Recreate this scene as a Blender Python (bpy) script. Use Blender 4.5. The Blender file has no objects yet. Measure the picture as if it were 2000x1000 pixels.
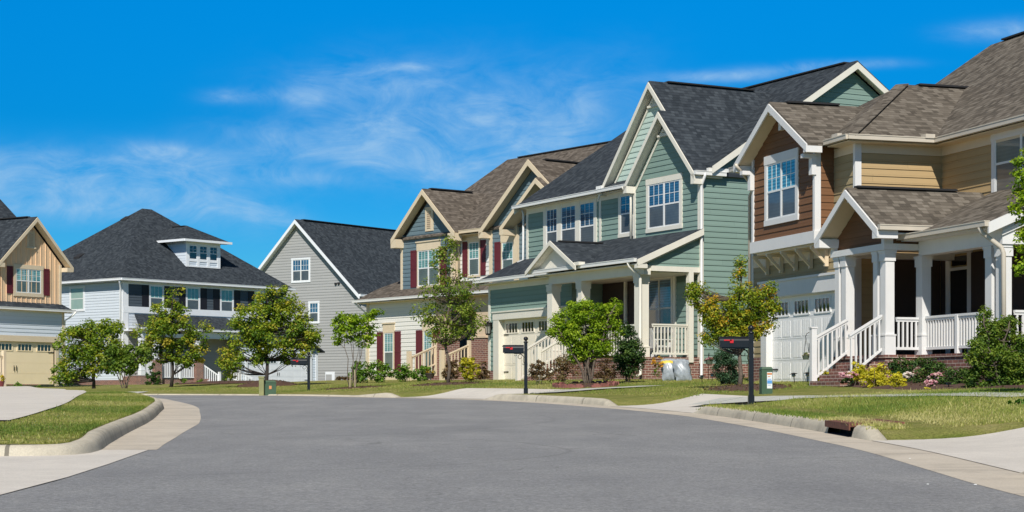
import bpy, bmesh, math, random
import numpy as np
from mathutils import Vector, Matrix

random.seed(11)
C = bpy.context.scene.collection
F = 3500.0          # focal length and horizon of the 2000x1000 photograph, in its pixels
YH = 770.0
CZ = 0.6            # camera height; every "rel" height below is measured from the camera

def at(px, py, Y):
    return Vector(((px-1000)/F*Y, Y, CZ+(YH-py)/F*Y))
def atg(px, Y, f=None):
    X = (px-1000)/F*Y
    return Vector((X, Y, CZ+(f or land)(X, Y)))

# ------------------------------------------------------------------ materials
MATS = {}
def nmat(name):
    m = bpy.data.materials.new(name); m.use_nodes = True
    nt = m.node_tree; b = nt.nodes['Principled BSDF']
    MATS[name] = m
    return m, nt, b
def N(nt, t, **kw):
    n = nt.nodes.new(t)
    for k, v in kw.items():
        if k in n.inputs: n.inputs[k].default_value = v
        else: setattr(n, k, v)
    return n
def L(nt, a, b): nt.links.new(a, b)
def ramp(nt, fac, stops, interp='LINEAR'):
    r = nt.nodes.new('ShaderNodeValToRGB'); r.color_ramp.interpolation = interp
    el = r.color_ramp.elements
    while len(el) < len(stops): el.new(0.5)
    for e, (p, c) in zip(el, stops):
        e.position = p; e.color = (*c, 1) if len(c) == 3 else c
    L(nt, fac, r.inputs[0]); return r
def mixc(nt, fac, a, b, mode='MIX'):
    m = nt.nodes.new('ShaderNodeMix'); m.data_type = 'RGBA'; m.blend_type = mode
    for sock, v in ((m.inputs[0], fac), (m.inputs[6], a), (m.inputs[7], b)):
        if hasattr(v, 'links'): L(nt, v, sock)
        elif isinstance(v, (int, float)): sock.default_value = v
        else: sock.default_value = (*v, 1)
    return m.outputs[2]
def mth(nt, op, a, b=None, c=None):
    m = nt.nodes.new('ShaderNodeMath'); m.operation = op
    for i, v in enumerate((a, b, c)):
        if v is None: continue
        if hasattr(v, 'links'): L(nt, v, m.inputs[i])
        else: m.inputs[i].default_value = v
    return m.outputs[0]
def noise(nt, scale, detail=4, rough=0.6, vec=None):
    n = N(nt, 'ShaderNodeTexNoise'); n.inputs['Scale'].default_value = scale
    n.inputs['Detail'].default_value = detail; n.inputs['Roughness'].default_value = rough
    if vec is not None: L(nt, vec, n.inputs['Vector'])
    return n
def tc(nt, out='Object'):
    return nt.nodes.new('ShaderNodeTexCoord').outputs[out]
def bump(nt, b, h, strength, dist):
    n = N(nt, 'ShaderNodeBump'); n.inputs['Strength'].default_value = strength; n.inputs['Distance'].default_value = dist
    L(nt, h, n.inputs['Height']); L(nt, n.outputs[0], b.inputs['Normal'])

def paint(name, col, rough=0.55, var=0.06, spec=0.3, dirt=0.0):
    """painted board / trim: base colour with faint weathering and wood-grain mottling"""
    m, nt, b = nmat(name); v = tc(nt)
    n = noise(nt, 1.7, 5, 0.65, v)
    c = ramp(nt, n.outputs[0], [(0.3, [x*(1-var) for x in col]), (0.7, [min(1, x*(1+var)) for x in col])]).outputs[0]
    if dirt:
        mp = N(nt, 'ShaderNodeMapping'); mp.inputs['Scale'].default_value = (3, 3, 0.5); L(nt, v, mp.inputs[0])
        n2 = noise(nt, 2.5, 6, 0.7, mp.outputs[0])
        f = ramp(nt, n2.outputs[0], [(0.5, (0, 0, 0)), (0.8, (dirt,)*3)]).outputs[0]
        c = mixc(nt, f, c, [x*0.55 for x in col])
    L(nt, c, b.inputs['Base Color']); b.inputs['Roughness'].default_value = rough
    b.inputs['Specular IOR Level'].default_value = spec
    n3 = noise(nt, 40, 3, 0.6, v); bump(nt, b, n3.outputs[0], 0.15, 0.004)
    return m
def siding(name, col, var=0.05):
    """fibre cement lap boards: every board a slightly different shade"""
    m, nt, b = nmat(name); uv = tc(nt, 'UV')
    s = N(nt, 'ShaderNodeSeparateXYZ'); L(nt, uv, s.inputs[0])
    row = mth(nt, 'FLOOR', mth(nt, 'DIVIDE', s.outputs[1], EXPO))
    cmb = N(nt, 'ShaderNodeCombineXYZ'); L(nt, row, cmb.inputs[1])
    L(nt, mth(nt, 'FLOOR', mth(nt, 'ADD', mth(nt, 'DIVIDE', s.outputs[0], 3.6), mth(nt, 'MULTIPLY', row, 0.37))), cmb.inputs[0])
    w = N(nt, 'ShaderNodeTexWhiteNoise', noise_dimensions='2D'); L(nt, cmb.outputs[0], w.inputs['Vector'])
    mp = N(nt, 'ShaderNodeMapping'); mp.inputs['Scale'].default_value = (0.6, 9, 1); L(nt, uv, mp.inputs[0])
    n = noise(nt, 2.2, 5, 0.7, mp.outputs[0])
    big = noise(nt, 0.35, 3, 0.5, uv)
    f = mth(nt, 'ADD', mth(nt, 'MULTIPLY', w.outputs[0], 0.4), mth(nt, 'ADD', mth(nt, 'MULTIPLY', n.outputs[0], 0.5), mth(nt, 'MULTIPLY', big.outputs[0], 0.4)))
    c = ramp(nt, f, [(0.3, [x*(1-var*1.6) for x in col]), (0.95, [min(1, x*(1+var)) for x in col])]).outputs[0]
    fx = mth(nt, 'FRACT', mth(nt, 'ADD', mth(nt, 'DIVIDE', s.outputs[0], 3.6), mth(nt, 'MULTIPLY', row, 0.37)))
    c = mixc(nt, mth(nt, 'MULTIPLY', mth(nt, 'LESS_THAN', fx, 0.0028), 0.45), c, [x*0.4 for x in col])
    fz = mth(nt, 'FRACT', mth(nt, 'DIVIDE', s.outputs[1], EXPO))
    c = mixc(nt, 1.0, c, ramp(nt, fz, [(0.0, (0.80,)*3), (0.10, (1,)*3), (0.85, (1,)*3), (1.0, (0.93,)*3)]).outputs[0], 'MULTIPLY')  # board edges darkened to paint in the thin lap shadow
    L(nt, c, b.inputs['Base Color']); b.inputs['Roughness'].default_value = 0.62; b.inputs['Specular IOR Level'].default_value = 0.25
    bump(nt, b, n.outputs[0], 0.2, 0.004)
    return m
def shingle(name, c0, c1, c2):
    m, nt, b = nmat(name); uv = tc(nt, 'UV')
    w = noise(nt, 3.0, 2, 0.5, uv)
    bt = N(nt, 'ShaderNodeTexBrick'); bt.offset = 0.43; bt.offset_frequency = 2; bt.squash = 1.35; bt.squash_frequency = 3
    L(nt, uv, bt.inputs['Vector'])
    bt.inputs['Color1'].default_value = (0, 0, 0, 1); bt.inputs['Color2'].default_value = (1, 1, 1, 1)
    bt.inputs['Mortar'].default_value = (0.5, 0.5, 0.5, 1)
    bt.inputs['Scale'].default_value = 1; bt.inputs['Mortar Size'].default_value = 0.004
    bt.inputs['Brick Width'].default_value = 0.15; bt.inputs['Row Height'].default_value = 0.145; bt.inputs['Bias'].default_value = 0.0
    n1 = noise(nt, 1.1, 5, 0.65, uv); n2 = noise(nt, 60, 2, 0.5, uv)
    f = mth(nt, 'ADD', mth(nt, 'MULTIPLY', bt.outputs[0], 0.44), mth(nt, 'ADD', mth(nt, 'MULTIPLY', n1.outputs[0], 0.36), mth(nt, 'MULTIPLY', n2.outputs[0], 0.3)))
    c = ramp(nt, f, [(0.2, c0), (0.55, c1), (0.95, c2)]).outputs[0]
    s = N(nt, 'ShaderNodeSeparateXYZ'); L(nt, uv, s.inputs[0])
    fr = mth(nt, 'FRACT', mth(nt, 'DIVIDE', s.outputs[1], 0.145))
    line = ramp(nt, fr, [(0.0, (0.45,)*3), (0.16, (1,)*3), (0.9, (1,)*3), (1.0, (0.85,)*3)]).outputs[0]
    c = mixc(nt, 1.0, c, line, 'MULTIPLY')
    L(nt, c, b.inputs['Base Color']); b.inputs['Roughness'].default_value = 0.93; b.inputs['Specular IOR Level'].default_value = 0.15
    hgt = mth(nt, 'ADD', mth(nt, 'MULTIPLY', mth(nt, 'SUBTRACT', 1.0, fr), 0.7), mth(nt, 'MULTIPLY', bt.outputs[0], 0.5))
    bump(nt, b, hgt, 0.7, 0.02)
    return m
def brickmat(name):
    m, nt, b = nmat(name); uv = tc(nt, 'UV')
    bt = N(nt, 'ShaderNodeTexBrick'); L(nt, uv, bt.inputs['Vector']); bt.offset = 0.5
    bt.inputs['Color1'].default_value = (0.25, 0.105, 0.078, 1); bt.inputs['Color2'].default_value = (0.16, 0.075, 0.065, 1)
    bt.inputs['Mortar'].default_value = (0.52, 0.44, 0.37, 1)
    bt.inputs['Scale'].default_value = 1; bt.inputs['Mortar Size'].default_value = 0.008; bt.inputs['Mortar Smooth'].default_value = 0.2
    bt.inputs['Brick Width'].default_value = 0.215; bt.inputs['Row Height'].default_value = 0.077; bt.inputs['Bias'].default_value = -0.1
    n = noise(nt, 9, 5, 0.7, uv)
    c = mixc(nt, 0.7, bt.outputs[0], ramp(nt, n.outputs[0], [(0.3, (0.55,)*3), (0.7, (1.25, 1.2, 1.15))]).outputs[0], 'MULTIPLY')
    L(nt, c, b.inputs['Base Color']); b.inputs['Roughness'].default_value = 0.9
    bump(nt, b, mth(nt, 'SUBTRACT', 1.0, bt.outputs[1]), 0.6, 0.01)
    return m
def glass(name, top, bot, slat=0.0, rough=0.06, metal=0.0):
    """window glass painted with what shows through it (blinds, curtain, dim room) or reflected sky"""
    m, nt, b = nmat(name); uv = tc(nt, 'UV')
    s = N(nt, 'ShaderNodeSeparateXYZ'); L(nt, uv, s.inputs[0])
    n = noise(nt, 1.6, 4, 0.6, uv)
    c = ramp(nt, n.outputs[0], [(0.35, bot), (0.65, top)]).outputs[0]
    if slat:
        fr = mth(nt, 'FRACT', mth(nt, 'DIVIDE', s.outputs[1], 0.085))
        st = ramp(nt, fr, [(0.0, (1-slat,)*3), (0.45, (1-slat,)*3), (0.6, (1,)*3), (0.95, (1,)*3)]).outputs[0]
        c = mixc(nt, 1.0, c, st, 'MULTIPLY')
    L(nt, c, b.inputs['Base Color']); b.inputs['Roughness'].default_value = rough; b.inputs['Metallic'].default_value = metal
    b.inputs['Specular IOR Level'].default_value = 0.9; b.inputs['Coat Weight'].default_value = 0.6; b.inputs['Coat Roughness'].default_value = 0.02
    wav = noise(nt, 0.9, 2, 0.4, uv); bump(nt, b, wav.outputs[0], 0.25, 0.02)
    return m
def plain(name, col, rough=0.5, metal=0.0, var=0.1, scale=6, spec=0.5):
    m, nt, b = nmat(name); v = tc(nt)
    n = noise(nt, scale, 5, 0.65, v)
    c = ramp(nt, n.outputs[0], [(0.3, [x*(1-var) for x in col]), (0.7, [min(1, x*(1+var)) for x in col])]).outputs[0]
    L(nt, c, b.inputs['Base Color']); b.inputs['Roughness'].default_value = rough; b.inputs['Metallic'].default_value = metal
    b.inputs['Specular IOR Level'].default_value = spec
    return m
def leafmat(name, cols, trans=0.35):
    """leaf faces: colour from the per-leaf tint attribute, partly translucent"""
    m, nt, b = nmat(name)
    a = N(nt, 'ShaderNodeAttribute'); a.attribute_name = 'tint'
    k = len(cols)-1
    c = ramp(nt, a.outputs['Fac'], [(i/k, q) for i, q in enumerate(cols)]).outputs[0]
    L(nt, c, b.inputs['Base Color']); b.inputs['Roughness'].default_value = 0.55; b.inputs['Specular IOR Level'].default_value = 0.25
    tr = N(nt, 'ShaderNodeBsdfTranslucent'); L(nt, mixc(nt, 1.0, c, (1.3, 1.35, 0.6), 'MULTIPLY'), tr.inputs[0])
    mx = N(nt, 'ShaderNodeMixShader'); mx.inputs[0].default_value = trans
    L(nt, b.outputs[0], mx.inputs[1]); L(nt, tr.outputs[0], mx.inputs[2])
    L(nt, mx.outputs[0], nt.nodes['Material Output'].inputs[0])
    return m

EXPO = 0.178
# siding
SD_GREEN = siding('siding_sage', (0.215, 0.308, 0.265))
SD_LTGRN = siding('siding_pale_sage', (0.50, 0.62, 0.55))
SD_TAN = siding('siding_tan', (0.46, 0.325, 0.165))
SD_TANSHADE = siding('siding_tan_shaded', (0.36, 0.285, 0.16))  # darker copy of the tan, front wall's shade put into the colour
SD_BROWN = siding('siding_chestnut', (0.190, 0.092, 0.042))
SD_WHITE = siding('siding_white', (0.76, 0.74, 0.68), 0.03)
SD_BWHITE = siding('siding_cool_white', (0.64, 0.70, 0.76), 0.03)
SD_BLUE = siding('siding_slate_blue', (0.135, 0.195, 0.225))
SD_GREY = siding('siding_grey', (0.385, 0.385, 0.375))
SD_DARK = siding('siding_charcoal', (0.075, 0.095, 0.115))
BATTEN = paint('batten_tan', (0.80, 0.56, 0.35), 0.6)
STUCCO = paint('stucco_cream', (0.60, 0.47, 0.33), 0.85, 0.08)
W_WARM = paint('trim_warm_white', (0.76, 0.72, 0.62), 0.5, 0.04, dirt=0.12)
W_WHITE = paint('trim_white', (0.73, 0.72, 0.70), 0.5, 0.03, dirt=0.1)
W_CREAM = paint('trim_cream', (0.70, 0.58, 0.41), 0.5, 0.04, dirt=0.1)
W_BLUE = paint('trim_cool_white', (0.80, 0.82, 0.84), 0.5, 0.03, dirt=0.06)
G_TAN = paint('gutter_beige', (0.56, 0.50, 0.41), 0.4, 0.05, 0.5)
G_WHITE = paint('gutter_white', (0.78, 0.77, 0.73), 0.35, 0.03, 0.5)
DOOR_W = paint('garage_door_white', (0.88, 0.87, 0.85), 0.45, 0.02, 0.4)
DOOR_C = paint('garage_door_cream', (0.84, 0.77, 0.64), 0.45, 0.03, 0.4)
DOOR_T = paint('garage_door_tan', (0.90, 0.75, 0.50), 0.5, 0.03)
SHADE_DOOR_BROWN = paint('porch_shade_and_door_brown', (0.050, 0.035, 0.030), 0.7)  # near-black brown that paints porch shade; also used on one door
VINYL = paint('window_vinyl', (0.78, 0.78, 0.76), 0.4, 0.02, 0.5)
VINYLG = paint('window_vinyl_grey', (0.50, 0.50, 0.48), 0.4, 0.02, 0.5)
SHUT_M = paint('shutter_maroon', (0.125, 0.022, 0.030), 0.5, 0.1)
SHUT_B = paint('shutter_black', (0.016, 0.015, 0.020), 0.5, 0.1)
RF_DARK = shingle('shingle_charcoal', (0.018, 0.023, 0.029), (0.040, 0.048, 0.057), (0.082, 0.096, 0.108))
RF_BRN = shingle('shingle_weathered_brown', (0.055, 0.045, 0.036), (0.125, 0.104, 0.084), (0.23, 0.195, 0.16))
RF_TAUPE = shingle('shingle_taupe', (0.050, 0.043, 0.034), (0.135, 0.115, 0.092), (0.25, 0.22, 0.18))
RIDGE = plain('ridge_vent_dark', (0.018, 0.018, 0.020), 0.9)
BRICK = brickmat('red_brick')
GL_TEAL = glass('glass_blinds_sky_teal', (0.25, 0.50, 0.48), (0.12, 0.32, 0.34), 0.45)  # teal base colour carries reflected sky over the blinds
GL_BLUE = glass('glass_sky_reflection', (0.07, 0.20, 0.34), (0.03, 0.085, 0.16), 0.45)  # blue of the reflected sky painted into the base colour
GL_BAY = glass('glass_bay_blinds_sky', (0.14, 0.42, 0.50), (0.07, 0.26, 0.38), 0.5)  # brighter painted sky reflection with blind slats
GL_SCR = glass('glass_screen_grey', (0.10, 0.115, 0.12), (0.065, 0.075, 0.085), 0.15, 0.35)
GL_SCRG = glass('glass_screen_green', (0.13, 0.18, 0.165), (0.085, 0.125, 0.12), 0.15, 0.35)
GL_DARK = glass('glass_dark_room', (0.022, 0.022, 0.026), (0.010, 0.010, 0.013), 0)
GL_PALE = glass('glass_pale_blind', (0.34, 0.45, 0.38), (0.28, 0.40, 0.35), 0.1, 0.3)
BLACK = plain('black_powder_coat', (0.012, 0.013, 0.016), 0.32, 0.2, 0.2)
RED = plain('red_flag_plastic', (0.55, 0.012, 0.018), 0.4)
IRON = plain('wrought_iron', (0.015, 0.014, 0.014), 0.5, 0.6)
RUST = plain('rusty_iron', (0.17, 0.065, 0.040), 0.85, 0.1, 0.45, 14)
VOID = plain('dark_void', (0.008, 0.007, 0.007), 0.95, 0, 0.3)
GRNBOX = plain('utility_green', (0.050, 0.10, 0.055), 0.5, 0, 0.12, 5)
OLVBOX = plain('utility_olive', (0.24, 0.24, 0.10), 0.6, 0, 0.12, 5)
STICK_O = plain('sticker_orange', (0.62, 0.25, 0.10), 0.5); STICK_W = plain('sticker_white', (0.75, 0.76, 0.74), 0.5, 0, 0.05)
STICK_B = plain('sticker_blue', (0.10, 0.30, 0.62), 0.5)
BAG_M = plain('soil_bag_plastic', (0.30, 0.335, 0.37), 0.35, 0, 0.3, 9); BAG_Y = plain('soil_bag_yellow', (0.72, 0.52, 0.06), 0.4)
POT = plain('pot_green_grey', (0.085, 0.11, 0.075), 0.6); POT_M = plain('pot_maroon', (0.16, 0.03, 0.03), 0.5); POT_D = plain('pot_dark', (0.05, 0.035, 0.03), 0.6)
BARK = plain('bark_grey_brown', (0.13, 0.10, 0.075), 0.95, 0, 0.45, 22); BARK_D = plain('bark_dark', (0.045, 0.036, 0.030), 0.95, 0, 0.4, 22)
MULCH = plain('mulch', (0.085, 0.042, 0.028), 1.0, 0, 0.65, 30); EDGING = plain('edging_brick_red', (0.27, 0.10, 0.085), 0.85, 0, 0.3, 12)
STAKE = plain('stake_wood', (0.42, 0.34, 0.22), 0.9)
WPLASTIC = plain('white_resin', (0.78, 0.79, 0.78), 0.4, 0, 0.03)
LAMPGL = glass('lantern_glass', (0.30, 0.30, 0.26), (0.2, 0.2, 0.18), 0)

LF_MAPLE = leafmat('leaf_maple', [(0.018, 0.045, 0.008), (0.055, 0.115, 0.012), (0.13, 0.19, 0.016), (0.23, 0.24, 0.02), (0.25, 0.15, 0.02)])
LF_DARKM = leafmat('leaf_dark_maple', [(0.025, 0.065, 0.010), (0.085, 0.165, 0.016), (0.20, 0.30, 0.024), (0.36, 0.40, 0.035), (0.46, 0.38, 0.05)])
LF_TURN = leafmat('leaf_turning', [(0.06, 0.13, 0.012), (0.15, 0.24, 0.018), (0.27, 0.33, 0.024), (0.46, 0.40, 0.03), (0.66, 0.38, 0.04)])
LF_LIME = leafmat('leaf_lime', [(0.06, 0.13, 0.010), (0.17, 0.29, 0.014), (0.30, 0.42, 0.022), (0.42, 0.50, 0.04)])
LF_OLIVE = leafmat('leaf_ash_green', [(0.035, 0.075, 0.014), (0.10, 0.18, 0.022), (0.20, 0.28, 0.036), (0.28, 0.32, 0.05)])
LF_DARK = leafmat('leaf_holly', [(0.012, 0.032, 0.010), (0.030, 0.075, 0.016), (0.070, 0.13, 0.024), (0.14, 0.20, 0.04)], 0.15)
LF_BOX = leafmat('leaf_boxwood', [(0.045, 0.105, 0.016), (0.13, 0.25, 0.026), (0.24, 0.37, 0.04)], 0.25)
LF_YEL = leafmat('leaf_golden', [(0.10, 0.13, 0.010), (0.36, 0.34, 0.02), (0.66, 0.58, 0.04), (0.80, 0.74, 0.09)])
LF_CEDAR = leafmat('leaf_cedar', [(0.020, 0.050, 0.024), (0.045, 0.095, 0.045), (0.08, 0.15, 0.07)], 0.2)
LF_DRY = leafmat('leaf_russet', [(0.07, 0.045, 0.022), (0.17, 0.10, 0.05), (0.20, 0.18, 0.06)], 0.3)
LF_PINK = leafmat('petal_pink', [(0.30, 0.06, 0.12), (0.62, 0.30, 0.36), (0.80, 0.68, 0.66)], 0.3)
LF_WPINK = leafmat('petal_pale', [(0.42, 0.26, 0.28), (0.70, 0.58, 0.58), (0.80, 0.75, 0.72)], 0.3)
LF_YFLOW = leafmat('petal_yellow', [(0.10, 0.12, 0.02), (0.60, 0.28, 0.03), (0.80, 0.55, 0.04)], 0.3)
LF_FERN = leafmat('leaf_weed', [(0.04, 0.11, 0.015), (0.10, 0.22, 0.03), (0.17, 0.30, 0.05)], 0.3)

def grassmat():
    m, nt, b = nmat('lawn_turf'); v = tc(nt)
    n1 = noise(nt, 0.25, 4, 0.6, v); n2 = noise(nt, 1.6, 6, 0.7, v); n3 = noise(nt, 38, 3, 0.75, v)
    mp = N(nt, 'ShaderNodeMapping'); mp.inputs['Scale'].default_value = (0.5, 1.6, 1); L(nt, v, mp.inputs[0])
    n4 = noise(nt, 2.5, 4, 0.6, mp.outputs[0])
    f = mth(nt, 'ADD', mth(nt, 'MULTIPLY', n1.outputs[0], 0.40), mth(nt, 'ADD', mth(nt, 'MULTIPLY', n2.outputs[0], 0.30), mth(nt, 'MULTIPLY', n4.outputs[0], 0.30)))
    c = ramp(nt, f, [(0.33, (0.12, 0.175, 0.032)), (0.42, (0.215, 0.25, 0.052)), (0.52, (0.32, 0.31, 0.092)), (0.62, (0.45, 0.39, 0.16))]).outputs[0]
    c = mixc(nt, 0.75, c, ramp(nt, n3.outputs[0], [(0.25, (0.35,)*3), (0.75, (1.45,)*3)]).outputs[0], 'MULTIPLY')
    L(nt, c, b.inputs['Base Color']); b.inputs['Roughness'].default_value = 0.95; b.inputs['Specular IOR Level'].default_value = 0.1
    bump(nt, b, n3.outputs[0], 1.0, 0.05)
    return m
def asphaltmat():
    m, nt, b = nmat('asphalt'); v = tc(nt)
    n1 = noise(nt, 0.35, 5, 0.6, v); n2 = noise(nt, 42, 3, 0.9, v); n3 = noise(nt, 5, 6, 0.75, v)
    mp = N(nt, 'ShaderNodeMapping'); mp.inputs['Scale'].default_value = (1.4, 0.35, 1); L(nt, v, mp.inputs[0])
    n4 = noise(nt, 0.9, 4, 0.6, mp.outputs[0])
    f = mth(nt, 'ADD', mth(nt, 'MULTIPLY', n1.outputs[0], 0.35), mth(nt, 'ADD', mth(nt, 'MULTIPLY', n3.outputs[0], 0.3), mth(nt, 'MULTIPLY', n4.outputs[0], 0.35)))
    c = ramp(nt, f, [(0.34, (0.205, 0.205, 0.208)), (0.5, (0.258, 0.257, 0.256)), (0.66, (0.325, 0.320, 0.312))]).outputs[0]
    c = mixc(nt, 0.9, c, ramp(nt, n2.outputs[0], [(0.30, (0.45,)*3), (0.5, (1.0,)*3), (0.70, (1.6,)*3)]).outputs[0], 'MULTIPLY')
    vo = N(nt, 'ShaderNodeTexVoronoi'); vo.inputs['Scale'].default_value = 9; L(nt, v, vo.inputs['Vector'])
    wn = N(nt, 'ShaderNodeTexWhiteNoise'); L(nt, vo.outputs['Position'], wn.inputs['Vector'])
    sp = mth(nt, 'MULTIPLY', mth(nt, 'LESS_THAN', vo.outputs['Distance'], 0.10), mth(nt, 'GREATER_THAN', wn.outputs[0], 0.86))
    c = mixc(nt, mth(nt, 'MULTIPLY', sp, 0.65), c, (0.5, 0.49, 0.46))
    cr = N(nt, 'ShaderNodeTexVoronoi', feature='DISTANCE_TO_EDGE'); cr.inputs['Scale'].default_value = .22
    wv = noise(nt, 1.2, 4, .6, v); wm = N(nt, 'ShaderNodeVectorMath'); wm.operation = 'ADD'; L(nt, v, wm.inputs[0]); L(nt, wv.outputs[1], wm.inputs[1]); L(nt, wm.outputs[0], cr.inputs['Vector'])
    gate = ramp(nt, n1.outputs[0], [(.50, (0,)*3), (.60, (.38,)*3)]).outputs[0]
    c = mixc(nt, mth(nt, 'MULTIPLY', mth(nt, 'LESS_THAN', cr.outputs[0], .0035), gate), c, (.07, .07, .07))
    # two faint curved tyre scuffs: rings about a point beside the road
    s = N(nt, 'ShaderNodeSeparateXYZ'); L(nt, v, s.inputs[0])
    wob = noise(nt, 0.5, 2, 0.5, v)
    for (cx, cy, r, a) in ((-4.6, 17.5, 5.15, 0.5), (-12.5, 30, 13.2, 0.22)):
        d = mth(nt, 'SQRT', mth(nt, 'ADD', mth(nt, 'POWER', mth(nt, 'SUBTRACT', s.outputs[0], cx), 2), mth(nt, 'POWER', mth(nt, 'SUBTRACT', s.outputs[1], cy), 2)))
        d = mth(nt, 'ABSOLUTE', mth(nt, 'SUBTRACT', mth(nt, 'ADD', d, mth(nt, 'MULTIPLY', wob.outputs[0], 0.4)), r+0.2))
        k = ramp(nt, mth(nt, 'DIVIDE', d, 0.05), [(0.0, (a,)*3), (1.0, (0, 0, 0))]).outputs[0]
        c = mixc(nt, mth(nt, 'MULTIPLY', k, n3.outputs[0]), c, (0.05, 0.05, 0.052))
    L(nt, c, b.inputs['Base Color']); b.inputs['Roughness'].default_value = 0.88; b.inputs['Specular IOR Level'].default_value = 0.3
    bump(nt, b, n2.outputs[0], 0.7, 0.02)
    return m
def concretemat(name, col, joint=0.0, stain=0.35):
    m, nt, b = nmat(name); v = tc(nt); uv = tc(nt, 'UV')
    n1 = noise(nt, 0.8, 6, 0.7, v); n2 = noise(nt, 60, 2, 0.7, v); n3 = noise(nt, 4, 6, 0.75, v)
    f = mth(nt, 'ADD', mth(nt, 'MULTIPLY', n1.outputs[0], 0.6), mth(nt, 'MULTIPLY', n3.outputs[0], 0.4))
    c = ramp(nt, f, [(0.34, [x*(1-stain) for x in col]), (0.5, col), (0.66, [min(1, x*1.12) for x in col])]).outputs[0]
    c = mixc(nt, 0.5, c, ramp(nt, n2.outputs[0], [(0.3, (0.75,)*3), (0.7, (1.2,)*3)]).outputs[0], 'MULTIPLY')
    if joint:
        s = N(nt, 'ShaderNodeSeparateXYZ'); L(nt, uv, s.inputs[0])
        fr = mth(nt, 'FRACT', mth(nt, 'DIVIDE', s.outputs[0], joint))
        d = mth(nt, 'ABSOLUTE', mth(nt, 'SUBTRACT', fr, 0.5))
        c = mixc(nt, mth(nt, 'LESS_THAN', d, 0.02/joint), c, [x*0.35 for x in col])
    L(nt, c, b.inputs['Base Color']); b.inputs['Roughness'].default_value = 0.85; b.inputs['Specular IOR Level'].default_value = 0.25
    bump(nt, b, n2.outputs[0], 0.4, 0.01)
    return m
TURF = grassmat(); ASPH = asphaltmat()
CONC = concretemat('concrete_gutter', (0.55, 0.485, 0.395), 3.0, 0.25)
CONC_K = concretemat('concrete_kerb', (0.53, 0.475, 0.37), 3.0, 0.38)
CONC_L = concretemat('concrete_driveway', (0.62, 0.575, 0.51), 0, 0.12)
CONC_W = concretemat('concrete_sidewalk', (0.50, 0.50, 0.45), 1.5, 0.15)

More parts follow.
